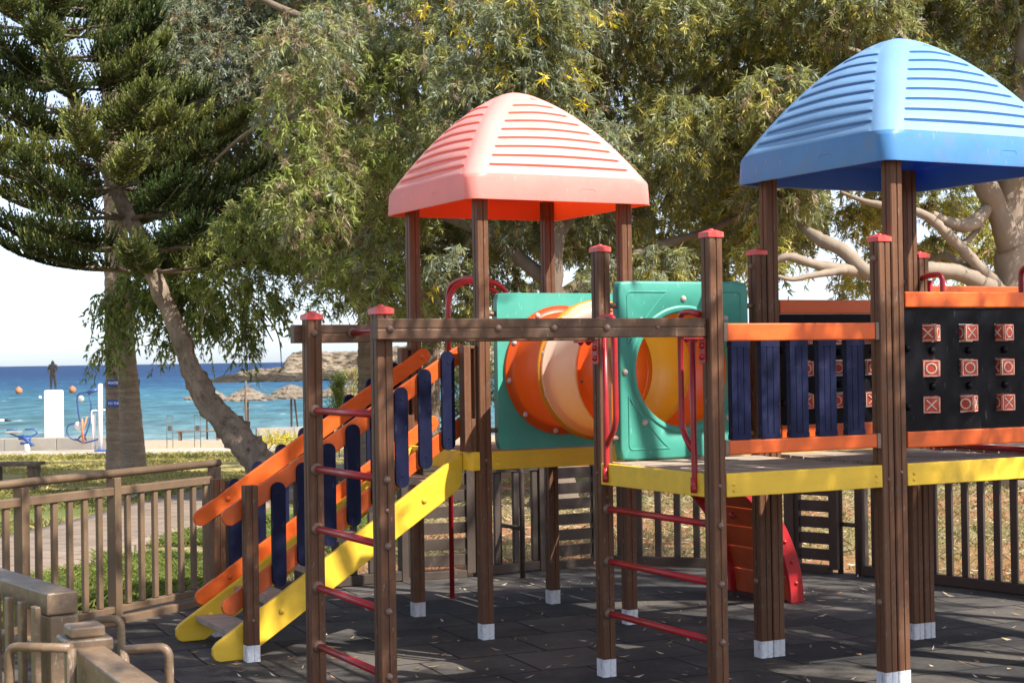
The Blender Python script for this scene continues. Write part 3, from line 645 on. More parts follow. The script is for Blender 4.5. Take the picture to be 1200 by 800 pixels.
# stairway
stair = MB()
for i in range(6):
    s = -1.40 + i * 0.232; z = 0.13 + i * 0.152
    stair.box((s - 0.06, 0.137, z - 0.017), (s + 0.125, 0.823, z + 0.017))
stair = stair.build('stairway', DECK, play, 0.003)
SLO = 0.655
poly = [(-0.086, 1.066), (-0.086, 0.905), (-0.098, 0.868), (-0.125, 0.84), (-1.408, 0.002), (-1.535, 0.002), (-1.562, 0.012), (-1.575, 0.04), (-1.575, 0.075), (-1.555, 0.102)]
for t0, t1 in ((0.1, 0.136), (0.824, 0.86)):
    st = MB().prism(poly, lambda a, b, t: (a, t, b), t0, t1).build('stringer', YELLOW, stair, 0.006)
for s, z in ((-1.20, 0.24), (-0.28, 0.83), (-0.42, 0.745)):
    pass
yb = MB().dome((0, 0, 0), (0, -1, 0), 0.018, 0.013).mesh('bolt', YELLOW)
ob = MB().dome((0, 0, 0), (0, -1, 0), 0.017, 0.012).mesh('bolt', ORANGE)
for s, z in ((-1.19, 0.245), (-0.33, 0.80)): put(yb, 'bolt', stair, (s, 0.1, z))
put(yb, 'bolt', stair, (-1.37, 0.824, 0.14))
land = MB(); land.box((-0.084, -0.034, 0.964), (-0.0375, 0.99, 1.07)); land.build('landing_beam', YELLOW, play, 0.004)
def rail_board(s0, z0, s1, z1, t, wd=0.095):
    return board(s0, z0, s1, z1, t - 0.014, t + 0.014, wd).build('handrail', ORANGE, stair, 0.005)
rail_board(-1.47, 0.772, -0.075, 1.64, 0.115); rail_board(-1.475, 0.292, -0.075, 1.225, 0.115)
for s0, z0, s1, z1 in ((-1.40, 0.70, 0.03, 1.625), (-1.395, 0.24, 0.08, 1.205)):
    rail_board(s0, z0, s1, z1, 0.90)
    put(ob, 'bolt', stair, (s0 + 0.16, 0.886, z0 + 0.105)); put(ob, 'bolt', stair, (s1 - 0.01, 0.886, z1 - 0.005))
bal_me = board(0, -0.245, 0, 0.245, -0.012, 0.012, 0.078)
for a in (-0.215, 0.215): bal_me.dome((0, -0.012, a), (0, -1, 0), 0.006, 0.004, 8)
bal_me = bal_me.mesh('baluster', NAVY)
bal_o = None
for k in range(8):
    s = -1.205 + k * 0.1465; z = 0.66 + 0.682 * (s + 1.205)
    put(bal_me, 'baluster', stair, (s, 0.087, z + 0.005))
    s2 = s + 0.02; z2 = 0.62 + 0.655 * (s2 + 1.205)
    put(bal_me, 'baluster', stair, (s2, 0.928, z2))
# short stub posts where the handrails end
for t in (0.03, 0.925):
    m = MB(); a, b = t - 0.036, t + 0.036
    m.box((-0.118, a, 1.072), (-0.075, b, 1.678)); m.box((-0.0745, a + 0.03, 1.26), (-0.038, b, 1.66)); m.box((-0.0745, a, 1.072), (-0.038, b, 1.2595)); m.box((-0.0745, a, 1.6605), (-0.038, b, 1.678))
    m.box((-0.052, a, 1.26), (-0.038, a + 0.0295, 1.66))
    m.build('stub_post', BROWN, play, 0.003)

# tunnel
NB = 72
def make_panel(s0, s1, z0, z1, t0, t1, cs, cz, hole):
    """moulded square panel with a round hole, raised collar and corner pads"""
    m = MB(); hx, hz = (s1 - s0) / 2, (z1 - z0) / 2; mx, mz = (s0 + s1) / 2, (z0 + z1) / 2; rc = 0.035
    def outer(a, inset):
        c, s = math.cos(a), math.sin(a); X, Z = hx - inset, hz - inset
        k = min(X / abs(c) if abs(c) > 1e-6 else 9, Z / abs(s) if abs(s) > 1e-6 else 9)
        x, z = c * k, s * k
        # round the corners
        ex, ez = abs(x) - (X - rc), abs(z) - (Z - rc)
        if ex > 0 and ez > 0:
            d = math.hypot(ex, ez)
            if d > rc: x = math.copysign(X - rc + ex * rc / d, x); z = math.copysign(Z - rc + ez * rc / d, z)
        return mx + x, mz + z
    angs = sorted(set(list(np.linspace(0, 2 * math.pi, NB, endpoint=False)) + [math.atan2(sg * (hz - q), sh * (hx - q)) % (2 * math.pi) for q in (0, 0.01, 0.02) for sg in (-1, 1) for sh in (-1, 1)]))
    n = len(angs); tf, tb = t0, t1; d = 1 if t1 > t0 else -1
    loops = []
    circ = lambda r, t: [(cs + r * math.cos(a), t, cz + r * math.sin(a)) for a in angs]
    out = lambda i, t: [(outer(a, i)[0], t, outer(a, i)[1]) for a in angs]
    loops.append(circ(hole, tb)); loops.append(circ(hole, tf + d * 0.02)); loops.append(circ(hole + 0.004, tf + d * 0.006)); loops.append(circ(hole + 0.012, tf - d * 0.002)); loops.append(circ(hole + 0.028, tf - d * 0.004)); loops.append(circ(hole + 0.036, tf + d * 0.004))
    loops.append(circ(hole + 0.042, tf + d * 0.004)); loops.append(circ(hole + 0.048, tf)); loops.append(out(0.012, tf)); loops.append(out(0.004, tf + d * 0.003)); loops.append(out(0, tf + d * 0.012)); loops.append(out(0, tb))
    V = [p for l in loops for p in l]; k = len(loops)
    m.add(V, [(i * n + j, i * n + (j + 1) % n, ((i + 1) % k) * n + (j + 1) % n, ((i + 1) % k) * n + j) for i in range(k) for j in range(n)], 0, True)
    # raised outline pads in the four corners
    for sx in (-1, 1):
        for sz in (-1, 1):
            X, Z = hx - 0.05, hz - 0.055; Rr = hole + 0.115; L = []
            L += [(X - 0.24, Z), (X - 0.02, Z), (X - 0.006, Z - 0.006), (X, Z - 0.02), (X, Z - 0.27)]
            a0 = math.atan2(Z - 0.27, X); a1 = math.atan2(Z, X - 0.24)
            ox, oz = X - Rr * math.cos(a0) * 0, 0
            r0 = math.hypot(X, Z - 0.27); r1 = math.hypot(X - 0.24, Z)
            for q in np.linspace(0, 1, 10)[1:]:
                a = a0 + (a1 - a0) * q; r = (r0 + (r1 - r0) * q) - 0.035 * math.sin(math.pi * q); L.append((r * math.cos(a), r * math.sin(a)))
            m.tube([(mx + sx * x, tf + d * 0.001, mz + sz * z) for x, z in L], 0.0055, 6, False)
    p = m.build('tunnel_panel', TEAL, play, fix=False)
    me = p.data; bm = bmesh.new(); bm.from_mesh(me); bmesh.ops.recalc_face_normals(bm, faces=bm.faces); bm.to_mesh(me); bm.free()
    try: me.set_sharp_from_angle(angle=R(50))
    except Exception: pass
    return p
TC, TZ = 0.502, 1.53
pb = MB().dome((0, 0, 0), (0, -1, 0), 0.017, 0.013).mesh('bolt', BOLTP)
p1 = make_panel(0.085, 0.885, 1.078, 1.98, 0.03, -0.03, 0.485, TZ, 0.30)
p2 = make_panel(0.042 + 0.087, 0.042 + 0.884, 1.075, 1.985, A0 - 0.03, A0 + 0.03, 0.042 + 0.4825, TZ, 0.293)
for k in range(8):
    a = k * math.pi / 4 + math.pi / 2 + 0.02
    put(pb, 'bolt', p2, (0.5245 + 0.365 * math.cos(a), A0 - 0.03, TZ + 0.365 * math.sin(a)))
pin = MB().tube([(0, 0, 0), (0.06, 0, 0)], 0.014, 8).mesh('fixing_pin', BOLT)
for pz in (1.19, 1.86):
    put(pin, 'fixing_pin', p1, (0.034, 0, pz)); put(pin, 'fixing_pin', p1, (0.878, 0, pz))
    put(pin, 'fixing_pin', p2, (0.074, A0, pz)); put(pin, 'fixing_pin', p2, (0.918, A0, pz))
def tunnel_piece(name, t0, t1, m_out, rt=0.325, rf=0.378, flange0=True, flange1=True, thick=0.018, par=play, mflange=None, boltz=()):
    prof = []
    th = thick; d = t1 - t0; sg = 1 if d > 0 else -1
    f = 0.016 * sg
    if flange0: prof += [(rf - 0.004, t0), (rf, t0 + f * 0.3), (rf - 0.003, t0 + f), (rt + 0.016, t0 + f * 1.15), (rt, t0 + f * 2.2)]
    else: prof += [(rt, t0)]
    prof += [(rt + 0.008, t0 + d * 0.5)]
    if flange1: prof += [(rt, t1 - f * 2.2), (rt + 0.016, t1 - f * 1.15), (rf - 0.003, t1 - f), (rf, t1 - f * 0.3), (rf - 0.004, t1)]
    else: prof += [(rt, t1)]
    o = MB().lathe(prof, (TC, 0, TZ), (0, 1, 0), 72).build(name, m_out, par)
    bm = bmesh.new(); bm.from_mesh(o.data)
    for f in bm.faces:
        c = f.calc_center_median(); rv = Vector((c.x - TC, 0, c.z - TZ))
        if abs(f.normal.y) < 0.7 and f.normal.dot(rv) < 0: f.normal_flip()
    bm.to_mesh(o.data); bm.free()
    o.data.set_sharp_from_angle(angle=R(50)) if hasattr(o.data, 'set_sharp_from_angle') else None
    return o
tA = tunnel_piece('tunnel_section', -0.034, -0.455, TUBEO)
tB = tunnel_piece('tunnel_section', -0.478, -0.865, CREAM); tag(tB, 'pale yellow tunnel section')
tC = tunnel_piece('tunnel_section', -0.87, -1.25, TUBEO)
MB().lathe([(0.327, 0), (0.392, 0), (0.395, -0.006), (0.392, -0.02), (0.327, -0.02)], (TC, -0.4565, TZ), (0, 1, 0), 72, close=True).build('tunnel_flange', FLANGEY, tB)
for k in range(10):
    a = k * math.pi / 5 + 0.16
    put(pb, 'bolt', tA, (TC + 0.357 * math.cos(a), -0.05, TZ + 0.357 * math.sin(a)))
    put(pb, 'bolt', tB, (TC + 0.366 * math.cos(a + 0.2), -0.4765, TZ + 0.366 * math.sin(a + 0.2)))
    c = MB() if k == 0 else None
    put(small_me, 'bolt', tC, (TC + 0.357 * math.cos(a), -0.886, TZ + 0.357 * math.sin(a)), 0)

# overhead ladder
for tt, name in ((-2.252, 'near'), (-1.295, 'far')):
    bmx = MB()
    b = 0.027
    pr = [(-b, -0.042), (b, -0.042), (b, -0.006), (b - 0.004, 0.0), (b, 0.006), (b, 0.042), (-b, 0.042), (-b, 0.006), (-b + 0.004, 0.0), (-b, -0.006)]
    s1 = 0.005
    bmx.prism(pr, lambda a, z, s: (s, tt + a, 1.727 + z), -1.585 if tt < -2 else -1.60, s1)
    bo = bmx.build('ladder_beam', BEAM, play, 0.004)
    if tt < -2:
        for s in (-1.529, -1.04, -0.775, -0.514): bolt(bo, s, tt - b, 1.728)
        put(small_me, 'bolt', bo, (-0.253, tt - b, 1.728))
for s in (-1.316, -1.04, -0.775, -0.514, -0.253):
    rg = MB().tube([(s, -1.324, 1.73), (s, -2.223, 1.73)], 0.016, 12).build('overhead_rung', RED, play)
    for t, a in ((-1.3225, 0), (-2.2245, math.pi)): put(MB().dome((0, 0, 0), (0, -1, 0), 0.024, 0.02, 12).mesh('collar', BOLT), 'collar', rg, (s, t, 1.73), a)
def rungs(s, t0, t1, zs):
    for z in zs:
        rg = MB().tube([(s, t0 - H, z), (s, t1 + H, z)], 0.0165, 14).build('rung', RED, play)
        put(flange_me, 'collar', rg, (s, t0 - H, z), 0); put(flange_me, 'collar', rg, (s, t1 + H, z), math.pi)
rungs(-1.529, -1.363, -2.184, RZ)
rungs(0.042, A0, A1, (0.84, 0.578, 0.317))
# brackets under the beam ends
for t in (-1.295, -2.252):
    m = MB(); m.box((-0.005, t - 0.022, 1.565), (0.0048, t + 0.022, 1.682)); m.box((-0.115, t - 0.022, 1.674), (-0.0055, t + 0.022, 1.6835))
    br_ = m.build('bracket', RED, play, 0.002)
    rb_ = MB().dome((0, 0, 0), (-1, 0, 0), 0.015, 0.014).mesh('bolt', RED); rv = MB().dome((0, 0, 0), (0, 0, -1), 0.015, 0.014).mesh('bolt', RED)
    for z in (1.595, 1.645): put(rb_, 'bolt', br_, (-0.005, t, z))
    for s in (-0.04, -0.085): put(rv, 'bolt', br_, (s, t, 1.674))

# grab handles
def arc(p, q, r, n=7):
    return None
def smooth(pts, r=0.05, n=6):
    """round the corners of a polyline"""
    P = [Vector(p) for p in pts]; out = [P[0]]
    for i in range(1, len(P) - 1):
        a, b, c = P[i - 1], P[i], P[i + 1]; k = min(r, (a - b).length * 0.48, (c - b).length * 0.48)
        p0 = b + (a - b).normalized() * k; p1 = b + (c - b).normalized() * k
        for q in np.linspace(0, 1, n): out.append(p0.lerp(b, q).lerp(b.lerp(p1, q), q))
    out.append(P[-1]); return out
def grab(s, base, dirn, top, low, foot=0.99):
    """closed handle: outer rod to the deck beam, inner rod joining it below; dirn +1 or -1 along t"""
    m = MB(); t = lambda d: base + dirn * d
    m.tube(smooth([(s, t(0.036), top - 0.015), (s, t(0.10), top), (s, t(0.2), top), (s, t(0.2), low), (s, t(0.115), low - 0.09)], 0.08, 8), 0.0145, 12)
    m.tube(smooth([(s, t(0.1), top - 0.03), (s, t(0.105), low), (s, t(0.10), foot + 0.07), (s - 0.0, t(0.1), foot)], 0.03), 0.0145, 12)
    h = m.build('grab_handle', RED, play)
    m = MB(); m.dome((0, 0, 0), (-1, 0, 0), 0.022, 0.014); m.tube([(0, 0, -0.02), (0, 0, 0.05)], 0.015, 8)
    m.build('foot_clamp', RED, h, loc=(s - 0.006, t(0.1), foot))
    return h
grab(0.0, A0, -1, 1.80, 1.26, 1.0); grab(0.0, A1, 1, 1.80, 1.26, 1.0)
grab(2.11, A0, -1, 2.03, 1.26, 1.03); grab(2.11, A1, 1, 2.03, 1.26, 1.03)
MB().tube([(2.087, A0 - 0.12, 1.088), (2.087, A1 + 0.12, 1.088)], 0.016, 10).build('threshold_bar', RED, play)

# guard rail with navy slats
g = MB()
ga, gb = 0.042 + 0.06, 1.007 - 0.058
g = MB(); g.box((ga, A1 - 0.03, 1.664), (gb, A1 + 0.012, 1.744)); gt = g.build('guard_rail', ORANGE, play, 0.006)
g = MB(); g.box((ga, A1 - 0.03, 1.152), (gb, A1 + 0.012, 1.217)); g.build('lower_rail', ORANGE, gt, 0.006)
for z, h in ((1.704, 0.04), (1.1845, 0.0335)):
    for s in (0.079, 0.948):
        b = MB(); b.box((s + 0.0005, A1 - 0.033, z - h - 0.002), (s + 0.0215, A1 + 0.016, z + h + 0.002)); b.build('rail_shoe', BOLT, gt, 0.003)
bm_ = MB()
pw = 0.05; pt = 0.016
bm_.prism([(-pw, -pt), (-0.022, -pt), (-0.019, -pt + 0.003), (-0.016, -pt), (0.012, -pt), (0.015, -pt + 0.003), (0.018, -pt), (pw, -pt), (pw, pt), (-pw, pt)], lambda a, b, z: (a, b, z), 1.2425, 1.636)
for z in (1.2185, 1.6365): bm_.box((-pw - 0.002, -pt - 0.002, z), (pw + 0.002, pt + 0.002, z + 0.0235 if z < 1.4 else z + 0.027))
slat_me = bm_.mesh('baluster', NAVY2)
for k in range(5): put(slat_me, 'baluster', gt, (0.042 + 0.133 + k * 0.1633, A1 - 0.009, 0))

# noughts and crosses panels
def marks(m, kind, half, face_y):
    """white frame and sign on the cube side facing -y"""
    y = face_y; e = half - 0.005; lw = 0.0035
    for a, b in (((-e, -e), (e, -e)), ((e, -e), (e, e)), ((e, e), (-e, e)), ((-e, e), (-e, -e))):
        m.bar((a[0], y, a[1]), (b[0], y, b[1]), lw, 0.002, up=(0, 1, 0), mi=1)
    if kind == 'X':
        q = half * 0.6
        for a, b in (((-q, -q), (q, q)), ((-q, q), (q, -q))): m.bar((a[0], y - 0.0006 * (a[1] > 0), a[1]), (b[0], y - 0.0006 * (a[1] > 0), b[1]), 0.0055, 0.002, up=(0, 1, 0), mi=1)
    else:
        r = half * 0.58
        m.lathe([(r - 0.003, 0), (r + 0.003, 0), (r + 0.003, -0.0018), (r - 0.003, -0.0018)], (0, y, 0), (0, 1, 0), 24, mi=1, close=True)
def cube_mesh(front, left_, right_):
    h = 0.0405; m = MB(); m.box((-h, -h, -h), (h, h, h))
    kinds = [front, right_, 'X', left_]
    for k, kd in enumerate(kinds):
        q = MB(); marks(q, kd, h, -h - 0.0005); a = k * math.pi / 2
        m.add([(x * math.cos(a) - y * math.sin(a), x * math.sin(a) + y * math.cos(a), z) for x, y, z in q.v], q.f, 1)
    return m.mesh('game_cube', [CUBER, CUBEW])
CX = cube_mesh('X', 'O', 'O'); CO = cube_mesh('O', 'X', 'X')
knob_me = MB().lathe([(0.004, 0), (0.016, 0), (0.018, -0.006), (0.015, -0.014), (0.008, -0.018), (0.001, -0.019)], (0, 0, 0), (0, 1, 0), 14).mesh('knob', BLACK)
def game_panel(s0, t, seed, layout):
    """black board with nine openings; layout = (sign, turn in degrees) per cube"""
    z0, z1, w0, w1 = 1.2225, 1.8155, s0 + 0.04, s0 + 0.92
    cs = [s0 + 0.215, s0 + 0.448, s0 + 0.682]; zs = [1.693, 1.522, 1.346]; hw = 0.0575; hv = 0.043
    m = MB(); tf, tb = t - 0.014, t + 0.014
    xs = [w0] + [c + q for c in cs for q in (-hw, hw)] + [w1]; zz = [z0] + sorted([c + q for c in zs for q in (-hv, hv)]) + [z1]
    for i in range(len(xs) - 1):
        for j in range(len(zz) - 1):
            if i % 2 == 1 and j % 2 == 1: continue
            x0, x1, a, b = xs[i], xs[i + 1], zz[j], zz[j + 1]
            m.add([(x0, tf, a), (x1, tf, a), (x1, tf, b), (x0, tf, b)], [(0, 1, 2, 3)]); m.add([(x0, tb, a), (x1, tb, a), (x1, tb, b), (x0, tb, b)], [(3, 2, 1, 0)])
    for c in cs:
        for d in zs:
            q = [(c - hw, d - hv), (c + hw, d - hv), (c + hw, d + hv), (c - hw, d + hv)]
            for k in range(4): a, b = q[k], q[(k + 1) % 4]; m.add([(a[0], tf, a[1]), (b[0], tf, b[1]), (b[0], tb, b[1]), (a[0], tb, a[1])], [(0, 1, 2, 3)])
    q = [(w0, z0), (w1, z0), (w1, z1), (w0, z1)]
    for k in range(4): a, b = q[k], q[(k + 1) % 4]; m.add([(a[0], tf, a[1]), (b[0], tf, b[1]), (b[0], tb, b[1]), (a[0], tb, a[1])], [(3, 2, 1, 0)])
    p = m.build('game_panel', BLACK, play)
    for k, (sign, turn) in enumerate(layout):
        i, j = k % 3, k // 3
        put(CX if sign == 'X' else CO, 'game_cube', p, (cs[i], t - 0.004, zs[j]), R(turn))
    for j in range(2):
        for i in range(3): put(knob_me, 'knob', p, (cs[i], tf, (zs[j] + zs[j + 1]) / 2))
    for z in (1.62, 1.34):
        for s in (w0 + 0.02, w1 - 0.02): put(knob_me, 'knob', p, (s, tf, z))
    for z0_, z1_ in ((1.817, 1.892), (1.143, 1.221)):
        r = MB(); r.box((s0 + 0.044, t - 0.03, z0_), (s0 + 0.918, t + 0.03, z1_)); r.build('panel_rail', ORANGE, p, 0.006)
    return p
game_panel(1.087, A1 - 0.004, 1, [('X', -55), ('X', -3), ('X', -78), ('O', -35), ('O', -22), ('O', -5), ('X', -38), ('O', -56), ('X', -4)])
game_panel(1.087, A0, 2, [('O', -50), ('O', -20), ('X', -40), ('O', -15), ('O', -38), ('O', -25), ('X', -20), ('O', -52), ('X', -35)])
dr = MB(); dr.box((2.17, A0 - 0.02, 1.895), (3.05, A0 + 0.02, 1.975)); dr = dr.build('guard_rail', ORANGE, play, 0.006)

# fire pole with arched top, hoop over the rear opening
fp = MB(); fp.tube(smooth([(0.487, 1.5, 0), (0.487, 1.5, 2.09), (0.50, 1.30, 2.14), (0.53, 1.1, 2.12), (0.60, 0.98, 2.02)], 0.14, 9), 0.0165, 12)
fp.build('fire_pole', RED, play)
hp = MB(); hp.tube(smooth([(0.255, 1.0, 1.0), (0.255, 1.0, 2.1), (0.7, 1.0, 2.1), (0.7, 1.0, 1.0)], 0.19, 10), 0.0165, 12)
hp.build('arched_hoop', RED, play)

# curved climbing wall
def climb():
    m = MB(); NBD = 10
    q = lambda a, r=0.0: (0.995 + (1.31 + r) * math.sin(a), (1.09 + r) * math.cos(a))
    for k in range(NBD):
        a0 = 0.06 + (math.pi / 2 - 0.06) * k / NBD + 0.006; a1 = 0.06 + (math.pi / 2 - 0.06) * (k + 1) / NBD - 0.004
        o0, o1, i0, i1 = q(a0), q(a1), q(a0, -0.03), q(a1, -0.03)
        vs = [(x, t, max(z, 0.005)) for t in (0.135, 0.765) for x, z in (o0, o1, i1, i0)]
        m.add(vs, [(0, 1, 2, 3), (7, 6, 5, 4), (0, 4, 5, 1), (1, 5, 6, 2), (2, 6, 7, 3), (3, 7, 4, 0)])
    c = m.build('climbing_wall', WALLO, play, 0.003)
    rnd = random.Random(3)
    hold = MB().dome((0, 0, 0), (-1, 0, 0), 0.035, 0.03, 10).mesh('climbing_hold', RED)
    for k in range(7):
        a = 0.35 + k * 0.17; x, z = q(a, -0.03); h = put(hold, 'climbing_hold', c, (x, 0.22 + 0.48 * rnd.random(), z)); h.rotation_euler = (0, math.pi / 2 - a, 0)
    for t in (0.1, 0.77):
        m = MB(); A = np.linspace(0.04, math.pi / 2, 22); L0 = [q(a, 0.035) for a in A]; L1 = [q(a, -0.07) for a in A]
        poly = L0 + L1[::-1]
        m2 = MB(); n = len(A)
        vs = [(x, t + d, max(z, 0.003)) for d in (0, 0.034) for x, z in L0 + L1]
        fs = []
        for i in range(n - 1):
            fs += [(i, i + 1, n + i + 1, n + i), (2 * n + i, 3 * n + i, 3 * n + i + 1, 2 * n + i + 1), (i, 2 * n + i, 2 * n + i + 1, i + 1), (n + i, n + i + 1, 3 * n + i + 1, 3 * n + i)]
        fs += [(0, n, 3 * n, 2 * n), (n - 1, 3 * n - 1, 4 * n - 1, 2 * n - 1)]
        r = m2.add(vs, fs).build('side_rail', RED, c, 0.004)
        dm = MB().dome((0, 0, 0), (0, -1, 0), 0.014, 0.012, 10).mesh('bolt', RED)
        for a in np.linspace(0.4, 1.45, 9): x, z = q(a, -0.02); put(dm, 'bolt', c, (x, t, z))
climb()

# ------------------------------------------------------------------ fences
def run(name, p0, p1, label, cat='fence', group=None):
    p0, p1 = Vector(p0), Vector(p1); d = p1 - p0
    o = empty(name, (p0.x, p0.y, 0), math.atan2(d.y, d.x)); tag(o, label, cat, group); return o, d.length
def fbox(par, name, lo, hi, m, bev=0.004):
    b = MB(); b.box(lo, hi); return b.build(name, m, par, bev)
def picket_mesh(wd, th, z0, z1, m):
    b = MB(); b.box((-wd / 2, -th / 2, z0), (wd / 2, th / 2, z1)); return b.mesh('picket', m)
BV = []
def pickets(par, L, step, me, start=0.08, skip=()):
    x = start; k = 0
    while x < L - 0.05:
        if not any(abs(x - q) < 0.05 for q in skip):
            o = put(me, 'picket', par, (x, 0, 0)); b = o.modifiers.new('bevel', 'BEVEL'); b.width = 0.004; b.segments = 1
        x += step; k += 1

# left fence: pickets, flat rail and round handrail
lf, L = run('picket_fence', (-3.34, 8.35), (-2.015, 10.86), 'brown metal picket fence with a round handrail, between play area and paved path')
pk = picket_mesh(0.04, 0.03, 0.105, 0.79, FENCE)
posts = (0.05, 1.05, 1.83, L - 0.02)
pickets(lf, L, 0.128, pk, 0.03, posts)
for x in posts:
    fbox(lf, 'post', (x - 0.03, -0.035, -0.02), (x + 0.03, 0.035, 0.9), FENCE)
fbox(lf, 'rail', (-0.3, -0.026, 0.79), (L + 0.01, 0.026, 0.842), FENCE, 0.006)
fbox(lf, 'bottom_rail', (-0.3, -0.025, 0.062), (L, 0.025, 0.104), FENCE, 0.005)
fbox(lf, 'kerb_board', (-0.3, -0.06, -0.05), (L + 0.02, 0.06, 0.045), FENCE, 0.006)
MB().tube([(-0.3, 0, 0.925), (L + 0.03, 0, 0.925)], 0.026, 14).build('handrail', FENCE, lf)

# rear fence in runs round the play area
pkd = picket_mesh(0.05, 0.03, 0.075, 0.755, FENCED)
def rear_fence(p0, p1, label, step=0.145, start=0.1, top=True):
    f, L = run('picket_fence', p0, p1, label)
    pickets(f, L, step, pkd, start, (0.0, L))
    for x in (0.0, L - 0.0):
        fbox(f, 'post', (x - 0.035, -0.036, -0.05), (x + 0.035, 0.036, 0.8), FENCED)
    fbox(f, 'rail', (0.036, -0.026, 0.755), (L - 0.036, 0.026, 0.8), FENCED)
    fbox(f, 'bottom_rail', (0.036, -0.03, 0.005), (L - 0.036, 0.03, 0.074), FENCED)
    return f
def slat_gate(p0, p1, label):
    f, L = run('slatted_gate', p0, p1, label, 'gate')
    m = MB(); n = 6
    for k in range(n): z = 0.09 + k * 0.118; m.box((0.036, -0.012, z), (L - 0.036, 0.012, z + 0.082))
    m.build('slat_panel', FENCED, f, 0.003)
    xs = [0.0, L]
    if L > 0.75: xs.append(L * 0.52)
    for x in xs: fbox(f, 'stile', (x - 0.034, -0.03, 0.03), (x + 0.034, 0.022, 0.8), FENCED)
    fbox(f, 'rail', (0.036, -0.03, 0.79), (L - 0.036, 0.03, 0.835), FENCED); fbox(f, 'bottom_rail', (0.036, -0.03, 0.0), (L - 0.036, 0.03, 0.055), FENCED)
    return f
def bumper(p, yaw, out, label, par=None, h=0.8, m=None):
    o = MB().tube(smooth([(0, 0, 0), (0, 0, h), (out, 0, h), (out, 0, 0)], 0.05), 0.02, 10)
    o.tube([(0, 0, h * 0.45), (out, 0, h * 0.45)], 0.016, 8)
    b = o.build('pipe_bumper', m or FENCED, par, loc=(p[0], p[1], 0), rz=yaw)
    if par is None: tag(b, label, 'bumper')
    return b
G = lambda x, y: tuple(gz(x, y)[:2])
rear_fence((-1.97, 10.93), G(474, 680), 'dark picket fence running behind the staircase')
slat_gate(G(484, 679.5), G(552, 675.5), 'dark slatted gate beside the red fire pole')
rear_fence(G(562, 675), (0.2, 12.16), 'short dark picket fence behind the pink-roofed tower', 0.17, 0.16)
bumper(G(586, 671), -1.05, 0.34, 'bent pipe bumper beside the slatted gate behind the pink-roofed tower')
slat_gate((0.22, 12.17), (0.62, 12.40), 'wide dark slatted panel behind the rear post of the pink-roofed tower')
rear_fence((0.7, 12.41), (2.04, 11.93), 'dark picket fence seen between the ladder posts under the small deck', 0.15, 0.12)
slat_gate((2.09, 11.92), (2.33, 11.70), 'narrow dark slatted gate under the yellow deck edge')
bumper((2.37, 11.70), -0.9, 0.18, 'dark pipe bumper beside the narrow slatted gate')
rear_fence((2.50, 11.58), (3.40, 10.45), 'dark picket fence beyond the blue-roofed tower', 0.128, 0.12)
rear_fence((3.44, 10.40), (5.6, 7.7), 'dark picket fence continuing past the blue-roofed tower to the side', 0.13, 0.12)

# fence in the near corner, with a gap for the entrance
def at_z(x, y, z): return Vector(gz(x, y, z))
HZ = 0.9
a0, a1 = at_z(-60, 652, HZ), at_z(76, 694, HZ)
ff, L = run('picket_fence', (a0.x, a0.y), (a1.x, a1.y), 'worn brown picket fence ending at the entrance gap in the near corner')
fbox(ff, 'top_rail', (0, -0.05, 0.83), (L - 0.02, 0.05, 0.9), FENCEW, 0.006)
fbox(ff, 'post', (L - 0.10, -0.045, -0.05), (L - 0.005, 0.045, 0.828), FENCEW, 0.006)
fbox(ff, 'middle_rail', (0, -0.05, 0.67), (L - 0.11, -0.02, 0.72), FENCEW)
x = L - 0.03; pkw = picket_mesh(0.04, 0.02, 0.05, 0.86, FENCEW)
for k in range(6):
    o = put(pkw, 'picket', ff, (x - 0.02 - k * 0.125, -0.075, 0)); b = o.modifiers.new('bevel', 'BEVEL'); b.width = 0.004; b.segments = 2
b0, b1 = at_z(99, 742, HZ), at_z(330, 900, HZ)
bf, L = run('picket_fence', (b0.x, b0.y), (b1.x, b1.y), 'worn brown fence with a broad capped end post, nearest the viewer')
fbox(bf, 'post', (-0.045, -0.045, -0.05), (0.045, 0.045, 0.86), FENCEW, 0.005)
cp1 = fbox(bf, 'post_cap', (-0.062, -0.062, 0.8605), (0.062, 0.062, 0.895), FENCEW, 0.006); fbox(cp1, 'cap_knob', (-0.045, -0.045, 0.8955), (0.045, 0.045, 0.925), FENCEW, 0.006)
fbox(bf, 'top_rail', (0.046, -0.04, 0.79), (L, 0.04, 0.875), FENCEW, 0.005)
fbox(bf, 'bottom_rail', (0.046, -0.03, 0.05), (L, 0.03, 0.11), FENCEW)
x = 0.16; pkn = picket_mesh(0.045, 0.022, 0.112, 0.789, FENCEW)
while x < L: put(pkn, 'picket', bf, (x, 0, 0)); x += 0.125
def pipe_px(px, Y, label):
    P = [Vector(at(x, y, yy)) for (x, y), yy in zip(px, Y)]
    pts = [P[0], P[1], Vector((P[1].x, P[1].y, -0.02))]
    base = Vector((P[0].x, P[0].y, 0))
    o = MB().tube([p - base for p in smooth(pts, 0.03)], 0.0115, 12)
    o.tube([Vector((0, 0, P[0].z)), Vector((0, 0, -0.02))], 0.0115, 12)
    b = o.build('pipe_bumper', FENCEW, loc=base); tag(b, label, 'bumper', None)
pipe_px([(84, 759), (10, 757)], (4.05, 4.12), 'bent brown pipe bumper before the worn pickets of the entrance fence')
pipe_px([(112, 726), (142, 724)], (4.62, 4.62), 'small bent brown pipe bumper just behind the capped end post')
pipe_px([(146, 761), (198, 757)], (4.05, 4.05), 'longer bent brown pipe bumper halfway along the broad top rail')

